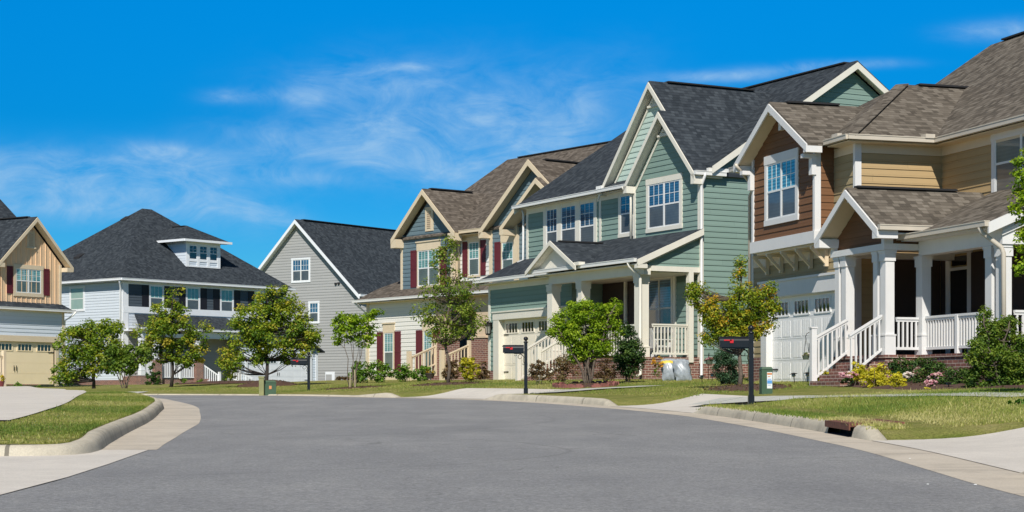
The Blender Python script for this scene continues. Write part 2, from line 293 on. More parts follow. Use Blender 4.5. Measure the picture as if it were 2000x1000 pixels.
# ------------------------------------------------------------------ mesh builder
class MB:
    def __init__(s): s.v = []; s.f = []
    def poly(s, pts):
        i = len(s.v); s.v += [tuple(p) for p in pts]; s.f.append(tuple(range(i, i+len(pts)))); return s
    def hexa(s, p):   # 8 corners: bottom 4 then top 4, same winding
        i = len(s.v); s.v += [tuple(q) for q in p]
        for a in ((0, 3, 2, 1), (4, 5, 6, 7), (0, 1, 5, 4), (1, 2, 6, 5), (2, 3, 7, 6), (3, 0, 4, 7)):
            s.f.append(tuple(i+k for k in a))
        return s
    def box(s, x0, x1, y0, y1, z0, z1):
        return s.hexa([(x0, y0, z0), (x1, y0, z0), (x1, y1, z0), (x0, y1, z0), (x0, y0, z1), (x1, y0, z1), (x1, y1, z1), (x0, y1, z1)])
    def slab(s, pts, t=0.09):
        """polygon thickened straight down"""
        n = len(pts); i = len(s.v)
        s.v += [tuple(p) for p in pts] + [(p[0], p[1], p[2]-t) for p in pts]
        s.f.append(tuple(range(i, i+n))); s.f.append(tuple(i+n+k for k in reversed(range(n))))
        for k in range(n):
            j = (k+1) % n; s.f.append((i+k, i+n+k, i+n+j, i+j))
        return s
    def bar(s, p, q, w, h, drop=0.0):
        """board from p to q; w across (horizontal), h hanging down from the p-q line"""
        p = Vector(p); q = Vector(q); d = q-p; hd = Vector((d.x, d.y, 0))
        if hd.length < 1e-6: side = Vector((1, 0, 0))
        else: side = Vector((-hd.y, hd.x, 0)).normalized()
        a = side*(w/2); u = Vector((0, 0, -drop)); b = Vector((0, 0, -drop-h))
        return s.hexa([p-a+b, p+a+b, q+a+b, q-a+b, p-a+u, p+a+u, q+a+u, q-a+u])
    def beam(s, p, q, r, n=8, r2=None):
        return s.tube([p, q], [r, r if r2 is None else r2], n)
    def tube(s, pts, rad, n=8, cap=True):
        pts = [Vector(p) for p in pts]
        if not hasattr(rad, '__len__'): rad = [rad]*len(pts)
        i0 = len(s.v); prev = None
        for k, p in enumerate(pts):
            d = (pts[min(k+1, len(pts)-1)]-pts[max(k-1, 0)]).normalized()
            if prev is None:
                a = d.orthogonal().normalized()
            else:
                a = (prev - d*prev.dot(d))
                a = a.normalized() if a.length > 1e-5 else d.orthogonal().normalized()
            prev = a; b = d.cross(a)
            for j in range(n):
                t = 2*math.pi*j/n
                s.v.append(tuple(p+(a*math.cos(t)+b*math.sin(t))*rad[k]))
        for k in range(len(pts)-1):
            for j in range(n):
                a = i0+k*n+j; b = i0+k*n+(j+1) % n
                s.f.append((a, b, b+n, a+n))
        if cap:
            s.f.append(tuple(i0+j for j in reversed(range(n)))); e = i0+(len(pts)-1)*n
            s.f.append(tuple(e+j for j in range(n)))
        return s
    def lathe(s, prof, c, n=16):
        i0 = len(s.v)
        for (r, z) in prof:
            for j in range(n):
                t = 2*math.pi*j/n; s.v.append((c[0]+r*math.cos(t), c[1]+r*math.sin(t), c[2]+z))
        for k in range(len(prof)-1):
            for j in range(n):
                a = i0+k*n+j; b = i0+k*n+(j+1) % n; s.f.append((a, b, b+n, a+n))
        s.f.append(tuple(i0+j for j in reversed(range(n))))
        e = i0+(len(prof)-1)*n; s.f.append(tuple(e+j for j in range(n)))
        return s
    def build(s, name, mat, parent=None, dz=0.0, smooth=False, recalc=True):
        me = bpy.data.meshes.new(name)
        me.from_pydata([(x, y, z+dz) for x, y, z in s.v], [], s.f)
        if recalc:
            bm = bmesh.new(); bm.from_mesh(me); bmesh.ops.recalc_face_normals(bm, faces=bm.faces); bm.to_mesh(me); bm.free()
        me.update()
        uvl = me.uv_layers.new(name='UVMap'); data = np.empty(len(me.loops)*2)
        for p in me.polygons:
            n = p.normal
            if abs(n.z) > 0.985: h = Vector((1, 0, 0)); u = Vector((0, 1, 0))
            else:
                h = Vector((-n.y, n.x, 0)).normalized(); u = n.cross(h)
                if u.z < 0: u = -u; h = -h
            for li in p.loop_indices:
                co = me.vertices[me.loops[li].vertex_index].co
                data[2*li] = co.dot(h); data[2*li+1] = co.dot(u) if abs(n.z) > 0.05 else co.z
        uvl.data.foreach_set('uv', data)
        if smooth: me.polygons.foreach_set('use_smooth', [True]*len(me.polygons))
        me.materials.append(mat)
        o = bpy.data.objects.new(name, me); C.objects.link(o)
        if parent is not None: o.parent = parent
        return o

SPLIT = {'corner_board', 'newel_post', 'brick_pier', 'pier_cap', 'gable_bracket', 'splash_guard', 'rake_board', 'soffit', 'pilaster', 'frieze', 'porch_beam', 'eave_return', 'dormer_trim', 'door_surround', 'painted_shade_panel', 'gable_vent', 'bay_underside'}
def split_mb(mb, touch=.012):
    """clusters of touching pieces of a builder, each as its own builder"""
    par = list(range(len(mb.v)))
    def find(a):
        while par[a] != a: par[a] = par[par[a]]; a = par[a]
        return a
    for f in mb.f:
        for k in f[1:]: par[find(k)] = find(f[0])
    isl = {}
    for i in range(len(mb.v)): isl.setdefault(find(i), []).append(i)
    keys = list(isl); bb = []
    for k in keys:
        a = np.array([mb.v[i] for i in isl[k]]); bb.append((a.min(0)-touch, a.max(0)+touch))
    g = list(range(len(keys)))
    def fg(a):
        while g[a] != a: a = g[a]
        return a
    for i in range(len(keys)):
        for j in range(i):
            if np.all(bb[i][0] <= bb[j][1]) and np.all(bb[j][0] <= bb[i][1]): g[fg(i)] = fg(j)
    out = {}
    vg = {}
    for n, k in enumerate(keys):
        r = fg(n); out.setdefault(r, MB())
        for i in isl[k]: vg[i] = (r, len(out[r].v)); out[r].v.append(mb.v[i])
    for f in mb.f: r = vg[f[0]][0]; out[r].f.append(tuple(vg[i][1] for i in f))
    return list(out.values())
def tag(o, label=None, cat=None, group=None, kind=None):
    if label: o['label'] = label
    if cat: o['category'] = cat
    if group: o['group'] = group
    if kind: o['kind'] = kind
    return o
def empty(name, loc, rz=0.0, label=None, cat=None, group=None):
    o = bpy.data.objects.new(name, None); C.objects.link(o); o.location = loc; o.rotation_euler = (0, 0, rz)
    o.empty_display_size = 0.3
    return tag(o, label, cat, group)
def kids(o): return [c for c in o.children]
def copy_tree(o, parent=None):
    c = o.copy(); C.objects.link(c); c.parent = parent
    for ch in kids(o): copy_tree(ch, c)
    return c
def grid_mesh(name, P, mat, uv=None, smooth=True, keep=None):
    """P: array (n, m, 3) -> sheet"""
    n, m = P.shape[:2]
    f = []
    for i in range(n-1):
        for j in range(m-1):
            if keep is not None and not keep[i, j]: continue
            a = i*m+j; f.append((a, a+1, a+m+1, a+m))
    me = bpy.data.meshes.new(name); me.from_pydata(P.reshape(-1, 3).tolist(), [], f); me.update()
    uvl = me.uv_layers.new(name='UVMap')
    src = (P[:, :, :2] if uv is None else uv).reshape(-1, 2)
    idx = np.empty(len(me.loops), dtype=np.int32); me.loops.foreach_get('vertex_index', idx)
    uvl.data.foreach_set('uv', src[idx].ravel())
    if len(me.polygons) and me.polygons[0].normal.z < 0: me.flip_normals()
    if smooth: me.polygons.foreach_set('use_smooth', [True]*len(me.polygons))
    me.materials.append(mat)
    o = bpy.data.objects.new(name, me); C.objects.link(o); return o
# ------------------------------------------------------------------ ground
GY = [0, 8, 12, 20, 27, 33, 40, 46, 55, 62, 80, 120, 400]
GZ = [-.60, -.592, -.585, -.525, -.45, -.36, -.23, -.125, -.045, -.02, .05, .2, .6]
def road_rel(Y): return np.interp(Y, GY, GZ)
def road(X, Y): return CZ+float(road_rel(Y))

def catmull(pts, step=0.4):
    P = [np.array(p, float) for p in pts]; P = [2*P[0]-P[1]]+P+[2*P[-1]-P[-2]]
    out = []
    for i in range(1, len(P)-2):
        n = max(2, int(np.linalg.norm(P[i+1]-P[i])/step))
        for k in range(n):
            t = k/n; a, b, c, d = P[i-1:i+3]
            out.append(0.5*((2*b)+(-a+c)*t+(2*a-5*b+4*c-d)*t*t+(-a+3*b-3*c+d)*t**3))
    out.append(P[-2]); return np.array(out)
K_OUT = catmull([(3.0, -6), (3.15, 0), (3.3, 5), (3.5, 10), (3.72, 13.4), (3.95, 17), (4.02, 20), (4.0, 24), (3.88, 27.7), (3.55, 32), (2.9, 35.5),
                 (2.12, 38.3), (1.15, 41.6), (0.0, 44.3), (-1.4, 46.8), (-3.2, 49.6), (-5.4, 53.3), (-8.0, 56.5), (-11.5, 59.5), (-15, 61.5), (-20, 64)], 0.3)
K_IN = catmull([(-12, 16.2), (-8, 16.1), (-5.2, 16.02), (-4.4, 15.98), (-3.98, 16.3), (-3.98, 17.2), (-4.34, 19.3), (-4.93, 23), (-5.84, 29), (-6.6, 33.5), (-7.3, 37.5), (-8.4, 42),
                (-10.3, 48.5), (-12.2, 52.5), (-14.5, 55.5), (-18, 58)], 0.3)
def frame2d(K, side):
    T = np.gradient(K, axis=0); T /= np.linalg.norm(T, axis=1)[:, None]
    Nn = np.stack([T[:, 1], -T[:, 0]], 1)*side   # +1: to the right of travel
    S = np.concatenate([[0], np.cumsum(np.linalg.norm(np.diff(K, axis=0), axis=1))])
    return T, Nn, S
T_O, N_O, S_O = frame2d(K_OUT, 1)
T_I, N_I, S_I = frame2d(K_IN, -1)

# heights of the land relative to the camera, read at a few dozen places
CP = np.array([(4.6, 20, -.36), (4.6, 14, -.42), (6, 20, -.30), (6, 16.5, -.36), (9, 16, -.28), (9, 20, -.20), (6, 24, -.20), (9, 26, .02), (5.6, 29, -.14), (7.2, 29, 0), (6.3, 31.5, -.035), (5, 35, -.07),
  (4.4, 33, -.12), (4.1, 36.3, -.08), (8, 33, .06), (6.7, 37, .06), (6.7, 44, .27), (6.7, 47, .33), (8, 42.5, .30), (8.5, 37, .18), (10, 38.5, .30), (12, 36, .3), (12, 42, .35), (16, 32, .4), (16, 45, .5), (9.5, 30, .10),
  (3.6, 38, -.04), (2.6, 41.5, .0), (.6, 46, .06), (.76, 44.6, .03), (2, 46, .12), (3.2, 47.5, .18), (2.1, 50, .24), (4, 51, .32), (6, 54, .46), (6, 56.5, .48), (4, 56, .47), (0, 63, .50), (-1, 66.5, .54), (-1.5, 55, .28), (-3, 60, .36),
  (-3.1, 52, .12), (-2.5, 75, .6), (-6, 72, .5), (-8, 77, .6), (-6, 60, .16), (-8, 64, .24), (-8.6, 59, .05), (-7, 85, .66), (-10, 95, .75), (-9, 112, .8), (-16, 108, .74), (-14, 80, .42), (-12, 65, .16), (-16, 75, .25), (-20, 90, .42),
  (-24, 105, .60), (-24, 113, .66), (-10, 125, .8), (-22, 80, .33), (-26, 88, .38), (-34, 88, .36), (-50, 90, .4), (-17, 64, .17), (-14.6, 60, .15), (-30, 70, .2), (-11.5, 48, .045), (-9.2, 38, -.09), (-7.1, 27.5, -.25), (-6.3, 22, -.37), (-8, 18, -.42),
  (-14, 20, -.38), (-14, 30, -.25), (-20, 45, .02), (-28, 55, .12), (-6.6, 36, -.10), (-8, 44, -.0), (-5.2, 24, -.32), (-4.8, 19, -.38), (-40, 40, .0), (-40, 20, -.3), (20, 70, .9), (30, 40, .9), (10, 90, .9), (30, 120, 1.2), (-60, 140, 1.0), (0, 160, 1.1), (20, 10, -.1), (12, 8, -.35), (60, 60, 1.4), (-70, 60, .4)])
def _fit():
    P = CP[:, :2]; D = np.linalg.norm(P[:, None]-P[None], axis=2)
    n = len(P); A = np.zeros((n+3, n+3)); A[:n, :n] = D-np.eye(n)*0.15; A[:n, n] = 1; A[:n, n+1:n+3] = P*0.02
    A[n, :n] = 1; A[n+1:n+3, :n] = P.T*0.02
    return np.linalg.solve(A, np.concatenate([CP[:, 2], [0, 0, 0]]))
WT = _fit()
def land_rel(X, Y):
    X = np.asarray(X, float); Y = np.asarray(Y, float); sh = X.shape
    Q = np.stack([X.ravel(), Y.ravel()], 1); out = np.empty(len(Q))
    for i in range(0, len(Q), 4000):
        q = Q[i:i+4000]; D = np.linalg.norm(q[:, None]-CP[None, :, :2], axis=2)
        out[i:i+4000] = D@WT[:-3]+WT[-3]+q@WT[-2:]*0.02
    return out.reshape(sh)
def near(K, X, Y):
    Q = np.stack([np.ravel(X), np.ravel(Y)], 1); d = np.empty(len(Q)); k = np.empty(len(Q), int)
    for i in range(0, len(Q), 4000):
        D = np.linalg.norm(Q[i:i+4000, None]-K[None], axis=2); k[i:i+4000] = D.argmin(1); d[i:i+4000] = D.min(1)
    return d.reshape(np.shape(X)), k.reshape(np.shape(X))
def land_np(X, Y):
    """land height (world z) beyond the kerbs, meeting the kerb tops"""
    X = np.asarray(X, float); Y = np.asarray(Y, float)
    h = land_rel(X, Y)
    for K, T in ((K_OUT, 2.2), (K_IN, 2.0)):
        d, k = near(K, X, Y)
        kt = road_rel(K[k][..., 1])+.155*(KH[k] if K is K_OUT else KHI[k])
        w = np.clip((d-.15)/T, 0, 1); w = w*w*(3-2*w)
        h = kt*(1-w)+h*w
    return CZ+h
def land(X, Y): return float(land_np(np.array([X]), np.array([Y]))[0])

# driveways open through the kerb: (start, end) arc positions on the outer kerb
def s_at_y(K, S, y, lo=0): 
    i = lo+int(np.argmin(np.abs(K[lo:, 1]-y))); return S[i]
DR = [(s_at_y(K_OUT, S_O, 13.2), s_at_y(K_OUT, S_O, 20.05)), (s_at_y(K_OUT, S_O, 33.2), s_at_y(K_OUT, S_O, 38.2)), (s_at_y(K_OUT, S_O, 45.6), s_at_y(K_OUT, S_O, 49.6))]
DR_T = [9.0, 2.3, 2.6]
KFAC = 1-.72*np.clip((S_O-DR[2][1]-.3)/2.5, 0, 1)
INLET = (s_at_y(K_OUT, S_O, 21.2), s_at_y(K_OUT, S_O, 22.75))
def kerb_h(s):
    h = 1.0
    for a, b in DR:
        if a-0.7 < s < b+0.7:
            t = max(a-s, s-b, -0.7); h = min(h, -.3+1.3*max(0, min(1, (t+0.25)/0.95)))
    return h*float(np.interp(s, S_O, KFAC))

def hin(s): return float(np.interp(s, [0, 8.3, 10.5], [.62, .66, 1.0]))
KHI = np.array([hin(s) for s in S_I])
KH = np.clip(np.array([kerb_h(s) for s in S_O]), .02, 1)
def build_ground():
    # road bed: one sheet under everything near, and a wide ground out to the horizon
    ys = np.concatenate([np.arange(-8, 66, 0.5)]); xs = np.arange(-22, 9, 0.75)
    X, Y = np.meshgrid(xs, ys, indexing='ij'); Z = CZ+road_rel(Y)
    o = grid_mesh('road', np.stack([X, Y, Z], 2), ASPH); tag(o, kind='structure')
    r = [0, 170, 400, 900, 3000]; a = np.linspace(0, 2*math.pi, 49)
    P = np.array([[(rr*math.cos(t), rr*math.sin(t), -1.2+(0.0 if rr < 1000 else -8)) for t in a] for rr in r])
    o = grid_mesh('ground', P, TURF); tag(o, kind='structure')

    def kerb(name, K, Nn, S, hf, segs):
        prof = [(-.015, 0), (0.0, .06), (.02, .115), (.055, .145), (.11, .155), (.175, .15), (.18, -.1)]
        for (i0, i1) in segs:
            P = np.zeros((i1-i0, len(prof), 3)); U = np.zeros((i1-i0, len(prof), 2))
            for i in range(i0, i1):
                g = CZ+float(road_rel(K[i, 1])); h = hf(S[i])
                for j, (o_, z) in enumerate(prof):
                    q = K[i]+Nn[i]*o_; P[i-i0, j] = (q[0], q[1], g+(z if z < 0 else z*h if h >= 0 else -.04)); U[i-i0, j] = (S[i], j*.05)
            o = grid_mesh(name, P, CONC_K, U); tag(o, kind='structure')
    i_a = int(np.searchsorted(S_O, INLET[0])); i_b = int(np.searchsorted(S_O, INLET[1]))
    kerb('kerb', K_OUT, N_O, S_O, kerb_h, [(0, i_a+1), (i_b, len(S_O))])
    kerb('kerb', K_IN, N_I, S_I, hin, [(0, len(S_I))])
    # gutter pans
    def strip(name, K, Nn, S, offs, dzs, mat, i0=0, i1=None, wf=None):
        i1 = i1 or len(S); P = np.zeros((i1-i0, len(offs), 3)); U = np.zeros((i1-i0, len(offs), 2))
        for i in range(i0, i1):
            for j, o_ in enumerate(offs):
                q = K[i]+Nn[i]*o_*(wf(K[i, 1]) if wf else 1); P[i-i0, j] = (q[0], q[1], CZ+float(road_rel(q[1]))+dzs[j]); U[i-i0, j] = (S[i], o_)
        o = grid_mesh(name, P, mat, U); tag(o, kind='structure'); return o
    strip('gutter', K_OUT, N_O, S_O, [-.58, -.3, 0.02], [.002, .003, .003], CONC)
    i0 = int(np.argmin(np.abs(K_IN[:, 1]-17.5)+(K_IN[:, 0] < -6)*9))
    strip('gutter', K_IN, N_I, S_I, [-1, -.5, 0.02], [.0025, .003, .003], CONC, i0, wf=lambda y: float(np.interp(y, [16, 21, 27, 33, 45, 55], [.50, .66, .80, .76, .6, .5])))
    # concrete apron at the lower left, from the gutter edge to the near kerb
    e = [(-14, 4.5), (-6, 7.6), (-3.6, 9.2), (-2.97, 10.4), (-3.1, 12.5), (-3.26, 14.5), (-3.40, 16.0), (-3.53, 17.4)]
    k = [(-14, 16.2), (-9, 16.1), (-7, 16.1), (-5.6, 16.06), (-5, 16.03), (-4.5, 16.0), (-4.05, 16.3), (-4.0, 17.4)]
    P = np.zeros((8, 7, 3))
    for i in range(8):
        for j in range(7):
            t = j/6; x = e[i][0]*(1-t)+k[i][0]*t; y = e[i][1]*(1-t)+k[i][1]*t
            P[i, j] = (x, y, CZ+float(road_rel(y))+.0045)
    o = grid_mesh('apron', P, CONC_L, smooth=True); tag(o, kind='structure')

    # lawns: sheets that follow the kerb line outwards
    toff = np.concatenate([[.160, .172, .3, .5], np.arange(.8, 12, .45), np.arange(12.5, 30, 1.2), np.arange(31, 140, 5)])
    def lawn(name, K, Nn, S, offs, drives):
        n = len(S); P = np.zeros((n, len(offs), 3))
        for j, t in enumerate(offs):
            q = K+Nn*t; P[:, j, :2] = q
        P[:, :, 2] = land_np(P[:, :, 0], P[:, :, 1]); P[:, 0, 2] -= .15
        for (a, b), T in drives:
            inside = (S > a-.05) & (S < b+.05)
            for i in np.where(inside)[0]:
                for j, t in enumerate(offs):
                    if t < T: P[i, j, 2] = min(P[i, j, 2], drive_z(P[i, j, 0], P[i, j, 1], t))-.05
        o = grid_mesh(name, P, TURF); tag(o, kind='structure'); return o
    # extend the outer line so that the sheet reaches behind the far houses
    lawn('lawn', K_OUT, N_O, S_O, toff, list(zip(DR, DR_T)))
    # land on the left: between the inner kerb, the concrete drive and the houses beyond
    ki = [i for i in range(len(K_IN)) if K_IN[i, 0] > -4.2 or K_IN[i, 1] > 17]; i0 = int(np.argmax(K_IN[:, 0]))
    Kf = K_IN+N_I*.172; rows = []
    for y in np.concatenate([[16.20, 16.3, 16.45], np.arange(16.7, 57.5, .4)]):
        if y < 17.0:   # rounded corner: its edge runs along the near kerb
            j = np.argmin(np.abs(Kf[i0-8:i0+8, 1]-y)+np.where(Kf[i0-8:i0+8, 0] > -4.9, 0, 9)); xe = Kf[i0-8+j, 0]-.02
        else: xe = np.interp(y, Kf[i0:, 1], Kf[i0:, 0])
        rows.append([(xe-t, y) for t in np.concatenate([[-.01, 0, .12, .3], np.arange(.6, 10, .45), np.arange(10.5, 60, 2.0)])])
    P = np.zeros((len(rows), len(rows[0]), 3)); P[:, :, :2] = np.array(rows); P[:, :, 2] = land_np(P[:, :, 0], P[:, :, 1]); P[:, 0, 2] -= .15
    tag(grid_mesh('lawn', P, TURF), kind='structure')
    # far left land joining the two
    xs = np.arange(-90, -13.5, 1.5); ys = np.arange(57, 150, 1.5); X, Y = np.meshgrid(xs, ys, indexing='ij')
    Z = land_np(X, Y)-.03
    tag(grid_mesh('lawn', np.stack([X, Y, Z], 2), TURF), kind='structure')
    # driveways
    for (a, b), T in zip(DR, DR_T):
        idx = [i for i in range(len(S_O)) if a-.55 <= S_O[i] <= b+.55]
        offs = np.concatenate([np.arange(-.0, 2.4, .2), np.arange(2.4, T, .6)])
        P = np.zeros((len(idx), len(offs), 3)); U = np.zeros((len(idx), len(offs), 2))
        for r_, i in enumerate(idx):
            fl = 0
            for j, t in enumerate(offs):
                # the apron flares out to the kerb
                w = 1.0
                q = K_OUT[i]+N_O[i]*t; P[r_, j] = (q[0], q[1], drive_z(q[0], q[1], t)+.004); U[r_, j] = (S_O[i], t)
        tag(grid_mesh('driveway', P, CONC_L, U), kind='structure')
    # wide concrete drive on the left: near edge, right edge, far edge
    R = catmull([(-5.2, 17.6), (-5.6, 19.5), (-6.25, 22), (-6.65, 24.5), (-7.25, 28), (-8.4, 34), (-9.7, 40), (-11.4, 48), (-13.2, 55), (-14.9, 61), (-17, 67), (-19.5, 74), (-22.8, 84)], 0.8)
    P = np.zeros((len(R), 26, 3))
    for i, q in enumerate(R):
        for j in range(26):
            x = q[0]-j*0.9*(1+i*0.004); y = q[1]+min(j, 9)*0.05
            P[i, j] = (x, y, 0)
    P[:, :, 2] = land_np(P[:, :, 0], P[:, :, 1])+.02
    m = 12
    tag(grid_mesh('driveway', P[m//2:], CONC_L), kind='structure')
    # sidewalks
    def walk(pts, w, dz=.02):
        K = catmull(pts, 0.4); T, Nn, S = frame2d(K, 1)
        P = np.zeros((len(K), 5, 3)); U = np.zeros((len(K), 5, 2))
        for j in range(5):
            P[:, j, :2] = K+Nn*(w*(j/4-.5)); U[:, j, 0] = S; U[:, j, 1] = j*.3
        P[:, :, 2] = land_np(P[:, :, 0], P[:, :, 1])+dz
        tag(grid_mesh('sidewalk', P, CONC_W, U), kind='structure')
    walk([(3.95, 36.8), (4.6, 35.7), (5.2, 34.5), (6.3, 31.6), (7.2, 29), (7.8, 26.6)], .85)
    walk([(0.55, 45.2), (1.5, 45.4), (2.6, 46.4), (3.7, 47.4)], 0.95, .03)
    walk([(-16, 62.4), (-14.4, 61.6), (-12.6, 61.2)], 1.0)
def drive_z(x, y, t):
    g = CZ+float(road_rel(y)); h = land(x, y); w = min(1, max(0, t/2.6)); w = w*w*(3-2*w)
    return g+.004+.010*w+(h-g)*w

# ------------------------------------------------------------------ house building
class House:
    """local axes: x to the right along the front, y into the house, z up; heights given relative to the camera"""
    def __init__(s, name, px, Y, deg, base, label, cat='house', right=True, group='houses along the street', size=1.0):
        a = math.radians(deg)          # direction of the front wall's receding axis
        s.base = base; s.dz = -base
        if right: rz = math.atan2(-math.cos(a), -math.sin(a))
        else: rz = math.atan2(math.cos(a), math.sin(a))
        s.root = empty(name, ((px-1000)/F*Y, Y, CZ+base*size), rz, label, cat, group); s.root.scale = (size,)*3
    def add(s, mb, name, mat, parent=None, smooth=False, label=None):
        if name in SPLIT:
            bs = split_mb(mb)
            for b in bs[1:]: b.build(name, mat, parent or s.root, s.dz, smooth)
            mb = bs[0]
        o = mb.build(name, mat, parent or s.root, s.dz, smooth)
        if label: o['label'] = label
        return o

# a face frame maps (s, z, o): along the wall, height, distance out of the wall
def FF(y0): return lambda s, z, o: (s, y0-o, z)            # front, facing the street
def FR(x0): return lambda s, z, o: (x0+o, s, z)            # right flank; s is depth
def FL(x0): return lambda s, z, o: (x0-o, s, z)            # left flank
def fbox(mb, f, s0, s1, z0, z1, o0, o1):
    return mb.hexa([f(s0, z0, o0), f(s1, z0, o0), f(s1, z0, o1), f(s0, z0, o1), f(s0, z1, o0), f(s1, z1, o0), f(s1, z1, o1), f(s0, z1, o1)])

def clip(poly, z0, z1):
    def half(P, z, up):
        out = []
        for i in range(len(P)):
            a, b = P[i], P[(i+1) % len(P)]
            ia = (a[1] >= z) if up else (a[1] <= z); ib = (b[1] >= z) if up else (b[1] <= z)
            if ia: out.append(a)
            if ia != ib:
                t = (z-a[1])/(b[1]-a[1]); out.append((a[0]+(b[0]-a[0])*t, z))
        return out
    P = half(poly, z0, True)
    return half(P, z1, False) if len(P) > 2 else []
def lap(mb, f, poly, dz, lip=.020, base=0.0):
    """lap boards over a convex (s, z) polygon in face frame f"""
    zmin = min(p[1] for p in poly); zmax = max(p[1] for p in poly)
    k = math.floor((zmin+dz)/EXPO)
    while k*EXPO-dz < zmax:
        a = k*EXPO-dz; b = a+EXPO; P = clip(poly, a, b); k += 1
        if len(P) < 3 or max(p[1] for p in P)-min(p[1] for p in P) < 0.004: continue
        o = lambda z: base+.003+lip*(1-(z-a)/EXPO)
        mb.poly([f(p[0], p[1], o(p[1])) for p in P])
        lo = min(p[1] for p in P); ss = [p[0] for p in P if p[1] < lo+1e-4]
        if len(ss) > 1:
            s0, s1 = min(ss), max(ss)
            mb.poly([f(s0, lo, o(lo)), f(s1, lo, o(lo)), f(s1, lo, base), f(s0, lo, base)])
def wall_lap(h, f, polys, mat, name='wall', th=.12, label=None, parent=None):
    mb = MB()
    for p in polys: 
        lap(mb, f, p, h.dz)
    o = h.add(mb, name, mat, parent, label=label)
    # solid sheathing behind the boards
    mc = MB()
    for p in polys:
        n = len(p); i = len(mc.v)
        mc.v += [f(a, b, -.004) for a, b in p]+[f(a, b, -th) for a, b in p]
        mc.f.append(tuple(range(i, i+n))); mc.f.append(tuple(i+n+k for k in reversed(range(n))))
        for k in range(n): j = (k+1) % n; mc.f.append((i+k, i+n+k, i+n+j, i+j))
    h.add(mc, 'wall_core', mat, o)
    return o
def wall_flat(h, f, polys, mat, name='wall', th=.12, out=0.0, parent=None, label=None):
    mc = MB()
    for p in polys:
        n = len(p); i = len(mc.v)
        mc.v += [f(a, b, out) for a, b in p]+[f(a, b, -th) for a, b in p]
        mc.f.append(tuple(range(i, i+n))); mc.f.append(tuple(i+n+k for k in reversed(range(n))))
        for k in range(n): j = (k+1) % n; mc.f.append((i+k, i+n+k, i+n+j, i+j))
    return h.add(mc, name, mat, parent, label=label)
def rect(a, b, c, d): return [(a, c), (b, c), (b, d), (a, d)]

def window(h, f, s0, s1, z0, z1, units=1, tw=.10, head=.16, sill=.10, trim=None, sash=None, up=None, lo=None, mun=(3, 2), split=.5, wood=True, label=None):
    """outer size includes the trim; each unit is a double-hung sash pair"""
    trim = trim or W_WARM; sash = sash or VINYL; up = up or GL_TEAL; lo = lo or GL_SCR
    t = MB(); e = .045
    if wood:
        fbox(t, f, s0, s0+tw, z0+sill, z1-head, 0, e); fbox(t, f, s1-tw, s1, z0+sill, z1-head, 0, e)
        fbox(t, f, s0-.015, s1+.015, z1-head, z1, 0, e+.008); fbox(t, f, s0-.015, s1+.015, z0, z0+sill, 0, e+.01)
    else: tw = head = sill = 0.0
    o = h.add(t, 'window', trim, label=label) if wood else None
    a0, a1, b0, b1 = s0+tw, s1-tw, z0+sill, z1-head
    uw = (a1-a0)/units; fr = MB(); pu = MB(); pl = MB(); fw = .042
    for k in range(units):
        c0 = a0+k*uw; c1 = c0+uw
        for (p, q) in ((c0, c0+fw), (c1-fw, c1)): fbox(fr, f, p, q, b0, b1, .004, .040)
        zm = b0+(b1-b0)*split
        for (p, q) in ((b0, b0+fw), (b1-fw, b1), (zm-.025, zm+.025)): fbox(fr, f, c0+fw, c1-fw, p, q, .004, .037)
        g0, g1 = c0+fw, c1-fw
        for i in range(1, mun[0]): m = g0+(g1-g0)*i/mun[0]; fbox(fr, f, m-.009, m+.009, zm+.025, b1-fw, .024, .032)
        for i in range(1, mun[1]): m = zm+(b1-fw-zm)*i/mun[1]; fbox(fr, f, g0, g1, m-.009, m+.009, .024, .0305)
        pu.poly([f(g0, zm+.025, .026), f(g1, zm+.025, .026), f(g1, b1-fw, .026), f(g0, b1-fw, .026)])
        pl.poly([f(g0, b0+fw, .024), f(g1, b0+fw, .024), f(g1, zm-.025, .024), f(g0, zm-.025, .024)])
    if o is None:
        o = h.add(fr, 'window', sash, label=label)
    else: h.add(fr, 'sash', sash, o)
    h.add(pu, 'pane', up, o); h.add(pl, 'pane', lo, o)
    return o
def shutter(h, f, s0, s1, z0, z1, mat):
    m = MB(); fbox(m, f, s0, s1, z0, z1, .006, .034); w = .05
    for (p, q) in ((s0, s0+w), (s1-w, s1)): fbox(m, f, p, q, z0, z1, .034, .046)
    zm = z0+(z1-z0)*.5
    for (p, q) in ((z0, z0+w*1.4), (z1-w*1.4, z1), (zm-w*.7, zm+w*.7)): fbox(m, f, s0+w, s1-w, p, q, .034, .044)
    return h.add(m, 'shutter', mat)
